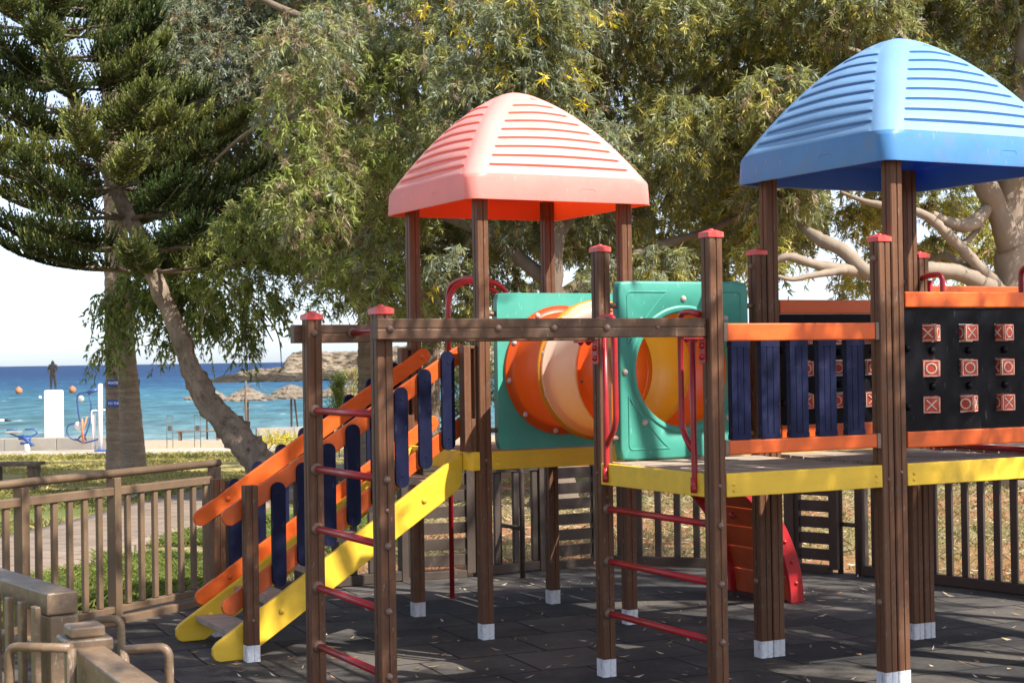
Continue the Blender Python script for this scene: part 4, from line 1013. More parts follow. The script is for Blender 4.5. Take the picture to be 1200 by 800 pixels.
# ------------------------------------------------------------------ foliage
PAL = {'grey': (0.25, 0.285, 0.19), 'olive': (0.265, 0.28, 0.105), 'yel': (0.44, 0.40, 0.11), 'brown': (0.30, 0.235, 0.14), 'dark': (0.15, 0.165, 0.08), 'flower': (0.68, 0.54, 0.08), 'green': (0.16, 0.21, 0.06), 'fresh': (0.32, 0.37, 0.10)}
def leaf_cloud(C, Rd, n_str, pals, rng, leaves=22, slen=(0.45, 0.95), ll=0.13, lw=0.021, droop=0.75, flat=0.35):
    """hanging sprays of lance leaves; C (k,3) clump centres, Rd (k,3) radii, pals list of (name, weight) lists"""
    V = []; Cc = []; tw = []
    S0 = []; OUT = []; PC = []
    for c, r, n, p in zip(C, Rd, n_str, pals):
        d = rng.normal(size=(n, 3)); d /= np.linalg.norm(d, axis=1)[:, None]
        rad = rng.uniform(0.25, 1.0, n) ** 0.5
        S0.append(c + d * rad[:, None] * r)
        o = d.copy(); o[:, 2] *= 0.3; o += rng.normal(size=(n, 3)) * 0.3; OUT.append(o)
        names = [q[0] for q in p]; wts = np.array([q[1] for q in p], float); wts /= wts.sum()
        ix = rng.choice(len(names), n, p=wts); base = np.array([PAL[q] for q in names])[ix]
        PC.append(base * rng.uniform(0.75, 1.25, (n, 1)))
    S0 = np.concatenate(S0); OUT = np.concatenate(OUT); PC = np.concatenate(PC); n = len(S0)
    Ls = rng.uniform(slen[0], slen[1], n)
    t = rng.uniform(0.05, 1.0, (n, leaves))
    def curve(t): return S0[:, None] + OUT[:, None] * (Ls[:, None] * 0.42 * t)[..., None] + np.array([0, 0, -1.0]) * (Ls[:, None] * droop * t ** 1.6)[..., None]
    B = curve(t)
    D = rng.normal(size=(n, leaves, 3)) * 0.55 + np.array([0, 0, -0.95]) * (0.35 + droop) + OUT[:, None] * 0.25
    D /= np.linalg.norm(D, axis=2)[..., None]
    Sd = np.cross(D, rng.normal(size=(n, leaves, 3))); Sd /= np.linalg.norm(Sd, axis=2)[..., None] + 1e-9
    l = (ll * rng.uniform(0.6, 1.25, (n, leaves)))[..., None]; wd = (lw * rng.uniform(0.7, 1.3, (n, leaves)))[..., None]
    Nn = np.cross(D, Sd)
    q = np.stack([B, B + D * l * 0.42 + Sd * wd * 0.5, B + D * l + Nn * l * 0.08, B + D * l * 0.42 - Sd * wd * 0.5], 2)
    col = PC[:, None] * rng.uniform(0.8, 1.2, (n, leaves, 1)); col = np.repeat(col[:, :, None], 4, 2)
    V = q.reshape(-1, 3); col = np.clip(col.reshape(-1, 3), 0.01, 0.9)
    F = np.arange(len(V)).reshape(-1, 4)
    mi = np.zeros(len(F), int)
    # twigs: thin three-sided stems
    K = 4; tt = np.linspace(0, 1, K); P = curve(np.repeat(tt[None], n, 0)); rr = np.array([0.006, 0.005, 0.004, 0.0015]) * (ll / 0.13)
    ring = np.array([(math.cos(a), math.sin(a), 0) for a in (0, 2.09, 4.19)])
    TV = (P[:, :, None] + ring[None, None] * rr[None, :, None, None]).reshape(-1, 3)
    i = np.arange(n * K * 3).reshape(n, K, 3)
    TF = np.stack([i[:, :-1], np.roll(i, -1, 2)[:, :-1], np.roll(i, -1, 2)[:, 1:], i[:, 1:]], -1).reshape(-1, 4) + len(V)
    V2 = np.concatenate([V, TV]); F2 = np.concatenate([F, TF]); mi = np.concatenate([mi, np.ones(len(TF), int)])
    col = np.concatenate([col, np.tile(np.array([[0.16, 0.11, 0.08]]), (len(TV), 1))])
    return V2, F2, np.concatenate([col, np.ones((len(col), 1))], 1), mi
def limb_mesh(paths, name, m, parent, wob=0.05, n=12):
    b = MB()
    for pts, rs in paths:
        pts = [Vector(p) for p in pts]; k = len(pts); out = []; rad = []
        for i in range(k - 1):
            p_1 = pts[max(i - 1, 0)]; p0 = pts[i]; p1 = pts[i + 1]; p2 = pts[min(i + 2, k - 1)]
            for q in np.linspace(0, 1, 6, endpoint=False):
                a = 0.5 * ((2 * p0) + (p1 - p_1) * q + (2 * p_1 - 5 * p0 + 4 * p1 - p2) * q * q + (3 * p0 - p_1 - 3 * p1 + p2) * q ** 3)
                r = rs[i] + (rs[i + 1] - rs[i]) * q; out.append(a + Vector(RNG.normal(size=3)) * r * wob); rad.append(r * (1 + 0.06 * RNG.normal()))
        out.append(pts[-1]); rad.append(rs[-1])
        b.tube(out, rad, n)
    return b.build(name, m, parent)

def px_clumps(items):
    C = []; Rr = []
    for px, py, Y, rx, ry, ry3 in items:
        c = at(px, py, Y); s = Y / F_PX; C.append(c); Rr.append((rx * s, ry3, ry * s))
    return np.array(C), np.array(Rr)

# lower edge of the big canopy, in px of the photograph's frame, as a guide for where branches hang
BX = [150, 190, 250, 300, 345, 385, 430, 470, 560, 700, 860, 885, 930, 1000, 1060, 1110, 1200, 1300]
BY = [200, 250, 280, 300, 300, 315, 345, 360, 345, 340, 335, 300, 262, 205, 215, 205, 175, 200]
def region_pal(px, py):
    if px < 330: return [('grey', 6), ('brown', 2), ('dark', 2)] if px > 200 or py < 150 else [('fresh', 4), ('olive', 3)]
    if px < 480: return [('fresh', 4), ('olive', 4), ('brown', 2), ('grey', 1)] if py > 70 else [('grey', 4), ('olive', 3), ('brown', 2)]
    if px < 760: return [('olive', 4), ('grey', 5), ('brown', 1), ('dark', 1.5), ('flower', 1.3 if py < 80 else 0.1)]
    if px < 900: return [('olive', 5), ('yel', 2), ('grey', 2), ('dark', 1)]
    return [('olive', 5), ('brown', 1.5), ('yel', 2), ('grey', 2.5)]
def canopy(x0, x1, ytop, n, Y0, Y1, rng, edge=0, size=(40, 75)):
    it = []; P = []
    while len(it) < n:
        px = rng.uniform(x0, x1); yb = np.interp(px, BX, BY) - edge; py = rng.uniform(ytop, yb)
        r = rng.uniform(*size); rr = min(r, max(18, (yb - py) * 0.7 + 18))
        it.append((px, py, rng.uniform(Y0, Y1), r, rr * rng.uniform(0.7, 1.1), r / 95)); P.append(region_pal(px, py))
    return it, P
def build_tree(name, label, base, items, pals, n_per, paths, bark, rng, group=None, cat='tree', **kw):
    o = empty(name, base); tag(o, label, cat, group)
    C, Rr = px_clumps(items) if items and len(items[0]) == 6 else (np.array([i[0] for i in items]), np.array([i[1] for i in items]))
    vol = Rr.prod(1) ** (1 / 3); ns = np.maximum(6, (n_per * (vol / vol.mean()) ** 2)).astype(int)
    V, Fq, col, mi = leaf_cloud(C, Rr, ns, pals, rng, **kw)
    V = V - np.array(base)
    put(np_mesh('crown', V, Fq, [LEAF, TWIG], col, mi), 'crown', o)
    bb = Vector(base)
    limb_mesh([([Vector(p) - bb for p in pts], rs) for pts, rs in paths[:1]], 'trunk', bark, o)
    if len(paths) > 1: limb_mesh([([Vector(p) - bb for p in pts], rs) for pts, rs in paths[1:]], 'branches' if False else 'limb', bark, o, n=8)
    return o, C
def mkpath(l, Y, r):
    """l: px points; Y per point; r in px"""
    Ys = Y if hasattr(Y, '__len__') else [Y] * len(l)
    return [at(x, y, yy) for (x, y), yy in zip(l, Ys)], [q * yy / F_PX for q, yy in zip(r, Ys)]

# the large eucalyptus behind the frame
rng = np.random.default_rng(21)
it1, p1_ = canopy(345, 930, -130, 150, 18.5, 24.0, rng, 0, (32, 60))
it1b, p1b = canopy(165, 420, -130, 75, 25.3, 27.5, rng, 0, (32, 60))
it1c, p1c = canopy(330, 900, -130, 40, 24.5, 27, rng, 10, (40, 60)); it1b += it1c; p1b += p1c
# hanging fringe over the sea, left of the frame
fr = [(285, 300, 23, 40, 40, .4), (320, 330, 23, 34, 34, .35), (255, 320, 24, 34, 40, .35), (350, 280, 22, 34, 34, .4), (410, 320, 21, 34, 30, .4), (388, 345, 21.5, 22, 22, .3), (455, 345, 21, 30, 30, .4), (500, 370, 22, 30, 26, .4), (540, 385, 23, 26, 22, .4), (300, 260, 22, 45, 40, .5), (370, 230, 22, 45, 45, .5)]
pf = [[('fresh', 3), ('olive', 3), ('green', 3)]] * len(fr)
for px, py in ((640, 95), (650, 60), (625, 30), (660, 20), (610, 70), (600, 15), (655, 110), (640, -10)): fr.append((px, py, 18.3, 40, 34, 0.4)); pf.append([('olive', 4), ('grey', 5), ('flower', 0.8)])
base = (0.45, 18.6, -0.15)
T = [Vector(base) + Vector((0, 0, -0.1)), Vector(at(652, 520, 18.6)), Vector(at(640, 400, 18.8)), Vector(at(650, 280, 19.0)), Vector(at(640, 120, 19.6)), Vector(at(650, -60, 20))]
paths = [(T, [0.32, 0.2, 0.16, 0.12, 0.09, 0.05])]
for l, Y, r in [([(645, 330), (560, 270), (470, 235), (400, 215), (310, 170)], [19, 19.5, 20, 20.5, 21], [9, 7, 6, 5, 3]),
                ([(640, 250), (540, 120), (420, 50), (330, 10), (240, -30)], [19, 20, 21, 21, 21.5], [8, 6, 5, 4, 3]),
                ([(650, 280), (720, 190), (800, 120), (860, 60)], [19, 20, 21, 22], [8, 6, 4, 2.5]),
                ([(648, 350), (740, 300), (830, 270), (890, 240)], [19, 19.5, 20, 20.5], [7, 6, 4, 2.5]),
                ([(470, 235), (420, 280), (385, 310), (350, 335)], [20, 20.5, 21, 22], [6, 4, 3, 1.5]),
                ([(400, 215), (350, 250), (300, 290), (262, 318)], [20.5, 21.5, 22.5, 23], [5, 4, 3, 1.5]),
                ([(430, 50), (380, 120), (300, 150), (250, 190)], [21, 21, 21, 21.5], [5, 4, 3, 1.5]),
                ([(640, 120), (600, 40), (560, -40)], [19.6, 20, 20], [6, 4, 2.5]), ([(645, 60), (720, -20), (780, -80)], [19.8, 20, 20], [6, 4, 2])]:
    paths.append(mkpath(l, Y, r))
build_tree('eucalyptus_tree', 'large weeping eucalyptus with grey-green hanging leaves behind the pink-roofed tower', base, it1 + it1b + fr, p1_ + p1b + pf, 142, paths, BARKG, rng, slen=(0.2, 0.5), droop=0.34, ll=0.105, lw=0.0185, leaves=21)

# eucalyptus with pale limbs on the other side
rng = np.random.default_rng(22)
it2, p2_ = canopy(860, 1290, -130, 95, 18.5, 24, rng, 0, (32, 60))
it2 += [(930, 245, 20, 30, 26, .4), (895, 300, 19, 26, 36, .35), (1000, 335, 21, 26, 14, .3), (1010, 255, 23, 34, 22, .4), (1040, 225, 21, 30, 22, .4), (1130, 250, 24, 30, 22, .4), (1105, 225, 24, 40, 24, .4), (1110, 300, 26, 34, 22, .4), (1150, 330, 27, 26, 16, .4), (1065, 300, 26, 24, 20, .4)]
p2_ += [[('olive', 3), ('yel', 3), ('fresh', 1)]] * 10
for k in range(16): it2.append((rng.uniform(985, 1200), rng.uniform(240, 325), rng.uniform(21, 26), rng.uniform(16, 30), rng.uniform(10, 20), .35)); p2_.append([('olive', 3), ('yel', 3), ('brown', 1)])
base = (6.0, 19.4, -0.08)
paths = [mkpath([(1192, 590), (1190, 430), (1186, 330), (1184, 250), (1194, 150), (1210, 0), (1220, -120)], [19.4] * 7, [27, 23, 20, 19, 17, 12, 5])]
paths[0] = ([Vector(base)] + paths[0][0][1:], paths[0][1])
for l, Y, r in [([(1184, 290), (1166, 240), (1148, 205), (1128, 160), (1090, 90), (1040, 20)], [19.3, 19.2, 19.1, 19.2, 19.6, 20], [16, 14, 13, 10, 7, 3]),
                ([(1184, 360), (1140, 326), (1092, 316), (1050, 322), (1016, 318), (988, 294), (957, 278), (935, 262)], [19.3, 19, 18.8, 18.7, 18.6, 18.6, 18.7, 19], [13, 11, 10, 10, 10, 9, 8, 3]),
                ([(1040, 322), (1005, 318), (960, 311), (925, 301), (905, 306), (885, 300)], [18.68, 18.6, 18.4, 18.3, 18.3, 18.2], [8, 7, 6, 5, 3, 1.5]),
                ([(990, 316), (955, 322), (928, 327), (905, 322)], [18.5, 18.3, 18.2, 18.1], [5, 4, 3, 1.5]),
                ([(1178, 345), (1150, 316), (1118, 282), (1090, 256), (1066, 246), (1020, 238), (985, 225)], [19.3, 19, 18.9, 18.8, 18.8, 18.9, 19], [8, 7.5, 7, 6, 5, 4, 2]),
                ([(1160, 240), (1140, 262), (1115, 262), (1092, 250)], [19.2, 19, 18.95, 18.85], [7, 9, 7, 4]),
                ([(1140, 318), (1110, 300), (1090, 305), (1070, 298)], [19, 19.3, 19.6, 20], [6, 4, 3, 1.5]),
                ([(1125, 290), (1150, 262), (1165, 220)], [18.95, 19.5, 20], [4, 3, 1.5]),
                ([(1200, 130), (1250, 60), (1290, 0)], [19.4, 19.6, 20], [10, 7, 3]), ([(1090, 90), (1000, 60), (930, 40)], [19.6, 20, 20.5], [6, 4, 2])]:
    paths.append(mkpath(l, Y, r))
build_tree('eucalyptus_tree', 'eucalyptus with thick pale forking limbs beyond the blue-roofed tower', base, it2, p2_, 130, paths, BARKE, rng, slen=(0.2, 0.5), droop=0.34, ll=0.105, lw=0.0185, leaves=21)

# thinner, sunlit tree farther back
rng = np.random.default_rng(23)
it3 = []; p3 = []
for k in range(80):
    px = rng.uniform(215, 1180); it3.append((px, rng.uniform(-60, np.interp(px, BX, BY) - 10), rng.uniform(29, 33), rng.uniform(35, 60), rng.uniform(30, 50), 0.7)); p3.append([('fresh', 2), ('olive', 4), ('brown', 2), ('yel', 1.5), ('dark', 2)])
base = (-1.6, 31.0, -0.2)
paths = [mkpath([(500, 520), (505, 400), (500, 280), (480, 120), (500, -60)], [31] * 5, [12, 10, 9, 7, 3])]
paths[0] = ([Vector(base)] + paths[0][0][1:], paths[0][1])
for l, r in [([(500, 300), (420, 230), (330, 190)], [7, 5, 2]), ([(495, 240), (600, 150), (720, 110)], [7, 5, 2]), ([(485, 150), (400, 60), (300, 0)], [5, 4, 2])]: paths.append(mkpath(l, [31] * 3, r))
build_tree('leafy_tree', 'thin sunlit tree showing between the eucalyptus sprays farther back', base, it3, p3, 60, paths, BARKG, rng, ll=0.17, lw=0.04, leaves=22, droop=0.5)

# leafy tree hanging round the palm trunks
rng = np.random.default_rng(24)
it4 = [(150, 345, 27.5, 28, 20, .4), (185, 350, 27, 26, 22, .4), (140, 375, 28, 18, 22, .3), (128, 410, 28.4, 12, 16, .25), (205, 330, 27, 26, 24, .4), (225, 345, 27, 24, 24, .4), (240, 375, 26.5, 20, 20, .3), (165, 320, 28, 30, 22, .5), (195, 385, 27, 14, 18, .3), (255, 350, 26, 22, 28, .3), (275, 370, 26, 18, 22, .3), (300, 350, 25, 26, 26, .3), (210, 400, 27, 10, 12, .2), (290, 395, 25, 12, 16, .2), (120, 355, 28.3, 12, 14, .2), (230, 290, 26, 34, 30, .5), (180, 290, 27, 30, 24, .5)]
p4 = [[('green', 6), ('olive', 3), ('fresh', 2)]] * len(it4)
base = (-5.35, 27.6, -0.25)
paths = [mkpath([(232, 560), (222, 460), (214, 380), (205, 320), (200, 240)], [27.6] * 5, [3, 2.8, 2.5, 2.2, 1])]
paths = [mkpath([(152, 546), (149, 480), (146, 410), (156, 340), (190, 300), (214, 285)], [32.2, 31.8, 31.5, 30.5, 29, 28], [4, 3.6, 3.4, 3, 3, 2])]
base = tuple(paths[0][0][0])
for l, Y, r in [([(156, 340), (165, 335), (150, 350), (130, 385)], [30.5, 28.5, 27.7, 28.2], [2, 2, 1.5, 0.8]), ([(214, 285), (250, 320), (290, 350), (320, 400)], [28, 26.5, 25.5, 25], [2, 2, 1.5, 0.6]), ([(190, 300), (200, 330), (205, 380)], [29, 27, 27], [2, 1.4, 0.6]), ([(290, 350), (285, 400), (262, 440)], [25.5, 25, 25], [1.2, 0.9, 0.4]), ([(300, 355), (325, 390), (330, 430)], [25.3, 25, 24.8], [1.2, 0.9, 0.4]), ([(250, 345), (240, 390), (215, 415)], [26.5, 26.5, 26.8], [1.2, 0.9, 0.4])]:
    paths.append(mkpath(l, Y, r))
build_tree('leafy_tree', 'slender small-leaved tree hanging round the two palm trunks', base, it4, p4, 48, paths, BARKG, rng, ll=0.12, lw=0.035, leaves=16, slen=(0.3, 0.7))

# unseen tree added near the viewer's side, crown shaped to shade the play area
rng = np.random.default_rng(25)
its2 = []
def over_roof(c, r):  # leaves sun rays to the roofs, tunnel and floor spots open
    for (cx, cy, cz, cr_) in ((0.034, 9.855, 2.85, 1.0), (2.03, 8.34, 2.85, 0.95), (0.3, 8.5, 1.8, 0.35), (2.25, 8.2, 0.0, 0.25), (1.75, 8.0, 0.0, 0.2), (0.0, 8.7, 0.0, 0.1)):
        k = (c[2] - cz) / 1.072
        if math.hypot(c[0] - 0.826 * k - cx, c[1] + 0.563 * k - cy) < cr_ + r: return True
    return False
while len(its2) < 84:
    x, y = rng.uniform(0.3, 6.6), rng.uniform(2.8, 7.8); r = rng.uniform(0.4, 0.7)
    z = rng.uniform(3.7, 5.3) + max(0, x - 2.3) * 0.3
    c = (x, y, z)
    seen = x - r - 0.35 < 0.325 * y and z - r - 0.75 < 1.6 + 0.226 * y
    if seen or over_roof(c, r): continue
    its2.append((c, (r, r, r * 0.6)))
for sx in np.linspace(-1.6, 0.1, 9):  # extra clumps placed so their shade falls on the stairs
    for zz in (0.5, 1.1):
        p0 = W(sx, 0.3, zz + 0.55 * (sx + 1.5)); k = rng.uniform(3.3, 3.9)
        c = (p0.x + 0.826 * k, p0.y - 0.563 * k, p0.z + 1.072 * k); r = rng.uniform(0.3, 0.42)
        if c[2] - r - 0.6 > 1.6 + 0.226 * c[1] and not over_roof(c, r): its2.append((c, (r, r, r * 0.6)))
k2 = 0  # clumps added to shade the rear fence
while k2 < 26:
    x, y = rng.uniform(2.0, 6.0), rng.uniform(8.5, 11.5); r = rng.uniform(0.4, 0.7)
    c = (x, y, rng.uniform(1.6 + 0.226 * y + r + 0.8, 1.6 + 0.226 * y + r + 1.6))
    if over_roof(c, r): continue
    its2.append((c, (r, r, r * 0.6))); k2 += 1
base = (7.4, 4.6, -0.03)
paths = [([base, (7.3, 4.7, 1.5), (7.0, 4.9, 3.0), (6.4, 5.2, 4.2), (5.6, 5.6, 5.0)], [0.2, 0.17, 0.14, 0.1, 0.05]), ([(6.9, 4.95, 3.2), (5.6, 5.0, 4.0), (4.2, 5.4, 4.2), (2.8, 5.6, 4.1)], [0.1, 0.08, 0.05, 0.02]), ([(6.9, 4.9, 3.2), (6.0, 6.2, 4.2), (4.6, 7.0, 4.6)], [0.08, 0.06, 0.02]), ([(6.8, 4.9, 3.4), (5.6, 4.0, 4.4), (4.0, 3.8, 4.3)], [0.08, 0.06, 0.02]), ([(5.6, 5.0, 4.0), (3.6, 6.2, 4.9), (1.2, 6.9, 5.0)], [0.07, 0.05, 0.02]), ([(6.8, 4.95, 3.3), (6.2, 7.2, 4.9), (5.0, 9.0, 5.3), (3.2, 10.2, 5.4)], [0.1, 0.08, 0.06, 0.02])]
build_tree('eucalyptus_tree', 'unseen eucalyptus added to shade the play area with its low spreading crown', base, its2, [[('olive', 3), ('grey', 3)]] * len(its2), 32, paths, BARKG, rng, slen=(0.3, 0.65), droop=0.45)

# ------------------------------------------------------------------ leaning araucaria
def pine():
    rng = np.random.default_rng(31)
    Y = 24.0; tp = [(328, 578), (298, 535), (270, 500), (242, 467), (224, 433), (213, 400), (196, 360), (179, 318), (150, 252), (118, 183), (84, 110), (55, 52), (32, 6), (5, -60), (-20, -130)]
    wr = [20, 17.5, 15, 13, 11.6, 10.2, 9.6, 9.4, 8.6, 7.5, 6.5, 5.5, 4.5, 3.5, 2]
    P, rs = mkpath(tp, Y, wr); P[0][2] = float(zt(P[0][0], Y)) - 0.05
    base = Vector(P[0]); o = empty('araucaria_tree', base); tag(o, 'leaning araucaria pine with rough bark and whorls of dark upturned branches', 'tree')
    # rough trunk
    pts = [Vector(p) - base for p in P]; b = MB(); out = []; rad = []
    d = np.r_[0, np.cumsum([(pts[i + 1] - pts[i]).length for i in range(len(pts) - 1)])]
    n = 26; q = np.linspace(0, d[-1], 150); cx = np.stack([np.interp(q, d, [p[k] for p in pts]) for k in range(3)], 1); rr = np.interp(q, d, rs)
    T = np.gradient(cx, axis=0); T /= np.linalg.norm(T, axis=1)[:, None]; A = np.cross(T, [0, 1, 0]); A /= np.linalg.norm(A, axis=1)[:, None]; Bv = np.cross(T, A)
    th = np.linspace(0, 2 * math.pi, n, endpoint=False)
    ring_ = 1 + 0.10 * (np.sin(q * 7.5) > 0.86) + 0.03 * np.sin(q * 17)
    nn = rng.normal(size=(len(q), n)); nn = (nn + np.roll(nn, 1, 0) + np.roll(nn, 1, 1) + np.roll(nn, 2, 0)) / 2
    rough = 1 + 0.125 * nn * np.clip(1.3 - q / d[-1] * 1.4, 0.3, 1)[:, None]
    Rr_ = rr[:, None] * ring_[:, None] * rough
    V = cx[:, None] + (A[:, None] * np.cos(th)[None, :, None] + Bv[:, None] * np.sin(th)[None, :, None]) * Rr_[..., None]
    i = np.arange(len(q) * n).reshape(len(q), n); Fq = np.stack([i[:-1], np.roll(i, -1, 1)[:-1], np.roll(i, -1, 1)[1:], i[1:]], -1).reshape(-1, 4)
    put(np_mesh('trunk', V.reshape(-1, 3), Fq, BARKP, smooth=False), 'trunk', o)
    # whorls
    LV, LC, lp = [], [], []
    dark = np.array([0.026, 0.040, 0.012]); lit = np.array([0.2, 0.205, 0.055]); gold = np.array([0.2, 0.17, 0.06])  # shaded and sunlit tones painted into the needles, branch by branch
    s0 = np.interp(7, range(len(d)), d); s = s0; k = 0
    def tip_leaves(Pn, Dn, col, ll, lw):
        S = np.cross(Dn, rng.normal(size=Dn.shape)); S /= np.linalg.norm(S, axis=1)[:, None] + 1e-9
        qd = np.stack([Pn, Pn + Dn * ll * 0.4 + S * lw, Pn + Dn * ll, Pn + Dn * ll * 0.4 - S * lw], 1)
        LV.append(qd.reshape(-1, 3)); LC.append(np.repeat(col, 4, 0))
    while s < d[-1] - 0.2:
        f = (s - s0) / (d[-1] - s0)
        c = np.array([np.interp(s, d, [p[j] for p in pts]) for j in range(3)])
        nb = 7; a0 = rng.uniform(0, 6.28)
        for j in range(nb):
            a = a0 + j * 2 * math.pi / nb + rng.normal() * 0.18
            Lb = (2.4 - 0.75 * f) * rng.uniform(0.75, 1.12)
            h = np.array([math.cos(a), math.sin(a), 0.0])
            tq = np.linspace(0, 1, 16)
            dz = -0.05 + 0.05 * rng.normal()
            bp = c + h * (tq * Lb)[:, None] + np.array([0, 0, 1.0]) * (dz * tq * Lb * (1 - 0.3 * tq) + 0.22 * tq ** 4 * Lb * rng.uniform(0.4, 1.1) + 0.05 * Lb * tq)[:, None] + np.cumsum(rng.normal(size=(16, 3)) * 0.010, 0)
            lp.append(([Vector(p) for p in bp[::3]], list(np.linspace(0.032, 0.008, 6) * (1.1 - 0.4 * f))))
            m = int(165 * Lb / 2)
            u_ = rng.uniform(0.2, 1.0, m) ** 0.75
            st = np.stack([np.interp(u_, tq, bp[:, kk]) for kk in range(3)], 1)
            sidev = np.array([-h[1], h[0], 0]); sgn = rng.uniform(-1, 1, m)
            rope_l = rng.uniform(0.24, 0.42, m) * (1.1 - 0.5 * u_ * u_)
            d0 = sidev[None] * (sgn * 1.15)[:, None] + h[None] * rng.uniform(0.2, 0.55, m)[:, None] + np.array([0, 0, 1.0]) * (-0.3 + 0.8 * (1 - np.abs(sgn)))[:, None]
            d0 /= np.linalg.norm(d0, axis=1)[:, None]
            upv = np.array([0, 0, 1.0]); seg = 9
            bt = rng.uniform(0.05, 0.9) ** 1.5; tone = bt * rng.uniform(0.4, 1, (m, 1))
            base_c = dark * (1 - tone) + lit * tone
            base_c = np.where(rng.uniform(size=(m, 1)) < 0.025, gold, base_c)
            for g in range(seg):
                tt = g / seg
                pos = st + d0 * (rope_l * tt)[:, None] + upv * (rope_l * 0.8 * tt ** 1.8)[:, None]
                dirn = d0 + upv * (1.45 * tt ** 0.8); dirn /= np.linalg.norm(dirn, axis=1)[:, None]
                for rep in range(2):
                    dd = dirn + rng.normal(size=(m, 3)) * 0.17; dd /= np.linalg.norm(dd, axis=1)[:, None]
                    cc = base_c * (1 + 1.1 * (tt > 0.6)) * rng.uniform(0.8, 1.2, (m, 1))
                    tip_leaves(pos, dd, cc, 0.07, 0.0125)
        s += 0.43 * rng.uniform(0.85, 1.15); k += 1
    V = np.concatenate(LV); col = np.concatenate(LC); Fq = np.arange(len(V)).reshape(-1, 4)
    put(np_mesh('crown', V, Fq, NEEDLE, np.concatenate([col, np.ones((len(col), 1))], 1)), 'crown', o)
    limb_mesh(lp, 'limb', BARKG, o, 0.1, 6)
pine()

# ------------------------------------------------------------------ palms
def palm(label, pxs, Y, w0, w1, rough=0.05, height=9.5, seed=0):
    rng = np.random.default_rng(40 + seed)
    p0 = at(*pxs[0], Y); p1 = at(*pxs[1], Y); p0[2] = float(zt(p0[0], Y)) - 0.05
    dirn = (p1 - p0) / (p1[2] - p0[2]); base = Vector(p0); o = empty('palm_tree', base); tag(o, label, 'palm')
    q = np.linspace(0, height, 160); n = 24
    th = np.linspace(0, 2 * math.pi, n, endpoint=False)
    rr = np.interp(q, [0, 0.5, 2.2, height], [w0 * 1.12, w0, w1, w1 * 0.85]) * (1 + rough * np.abs(((q * 9) % 1) - 0.5) + 0.012 * rng.normal(size=len(q)))
    cx = dirn[None] * q[:, None]
    V = cx[:, None] + np.stack([np.cos(th), np.sin(th), 0 * th], 1)[None] * (rr[:, None] * (1 + rough * 0.5 * rng.normal(size=(len(q), n))))[..., None]
    i = np.arange(len(q) * n).reshape(len(q), n); Fq = np.stack([i[:-1], np.roll(i, -1, 1)[:-1], np.roll(i, -1, 1)[1:], i[1:]], -1).reshape(-1, 4)
    put(np_mesh('trunk', V.reshape(-1, 3), Fq, BARKPALM, smooth=True), 'trunk', o)
    top = cx[-1]; LV = []; LC = []
    for k in range(26):
        a = rng.uniform(0, 6.28); el = rng.uniform(-0.5, 1.2); h = np.array([math.cos(a) * math.cos(el), math.sin(a) * math.cos(el), math.sin(el)])
        e = top + h * 1.1; sv = np.array([-math.sin(a), math.cos(a), 0]); uv_ = np.cross(h, sv)
        LV.append(np.array([top - sv * 0.02, top + sv * 0.02, e + sv * 0.01, e - sv * 0.01]))
        for b in np.linspace(-1.25, 1.25, 18):
            dd = h * math.cos(b) + sv * math.sin(b) + np.array([0, 0, -0.25]); dd /= np.linalg.norm(dd); tp = e + dd * rng.uniform(0.7, 0.95); md = e + dd * 0.35; s2 = np.cross(dd, uv_) * 0.025
            LV.append(np.array([e, md + s2, tp + np.array([0, 0, -0.12]), md - s2]))
    V = np.concatenate(LV); c = np.tile(np.array([[0.1, 0.14, 0.05, 1]]), (len(V), 1))
    put(np_mesh('crown', V, np.arange(len(V)).reshape(-1, 4), LEAF, c), 'crown', o)
palm('palm trunk carrying the two blue signs', [(137, 546), (135, 400)], 30.6, 0.195, 0.19, 0.05, 9.6, 1)
palm('palm trunk in front of the signed palm, broad at its foot', [(157.5, 549), (147.5, 400)], 29.4, 0.22, 0.165, 0.05, 9.8, 2)
palm('shaggy palm trunk seen between the staircase and the overhead ladder', [(431, 560), (430, 400)], 26, 0.145, 0.135, 0.22, 8.6, 3)

# signs on the palm
def text_obj(txt, size, m, parent, loc, rot):
    cu = bpy.data.curves.new('lettering', 'FONT'); cu.body = txt; cu.size = size; cu.align_x = 'LEFT'; cu.align_y = 'CENTER'; cu.extrude = 0.001; cu.offset = 0.003
    tmp = bpy.data.objects.new('lettering', cu); COL.objects.link(tmp)
    dg = bpy.context.evaluated_depsgraph_get(); me = bpy.data.meshes.new_from_object(tmp.evaluated_get(dg))
    bpy.data.objects.remove(tmp); me.materials.clear(); me.materials.append(m)
    o = put(me, 'lettering', parent, loc); o.rotation_euler = rot; return o
Ysg = 30.30
for txt, py, lab, hh in (('WATERSPORTS', 448.5, 'blue sign with white lettering, the upper one on the palm trunk', 0.125), ('TO THE BEACH', 472.5, 'blue sign with white lettering, the lower one on the palm trunk', 0.125)):
    c = at(125.2, py, Ysg); ln = 0.62
    root = empty('direction_sign', c); tag(root, lab, 'sign')
    m = MB(); m.box((0, 0, -hh / 2), (ln, 0.012, hh / 2)); m.build('sign_board', SIGNB, root, 0.002)
    text_obj(txt, 0.062, SIGNW, root, (0.02, -0.003, -0.004), (math.pi / 2, 0, 0))

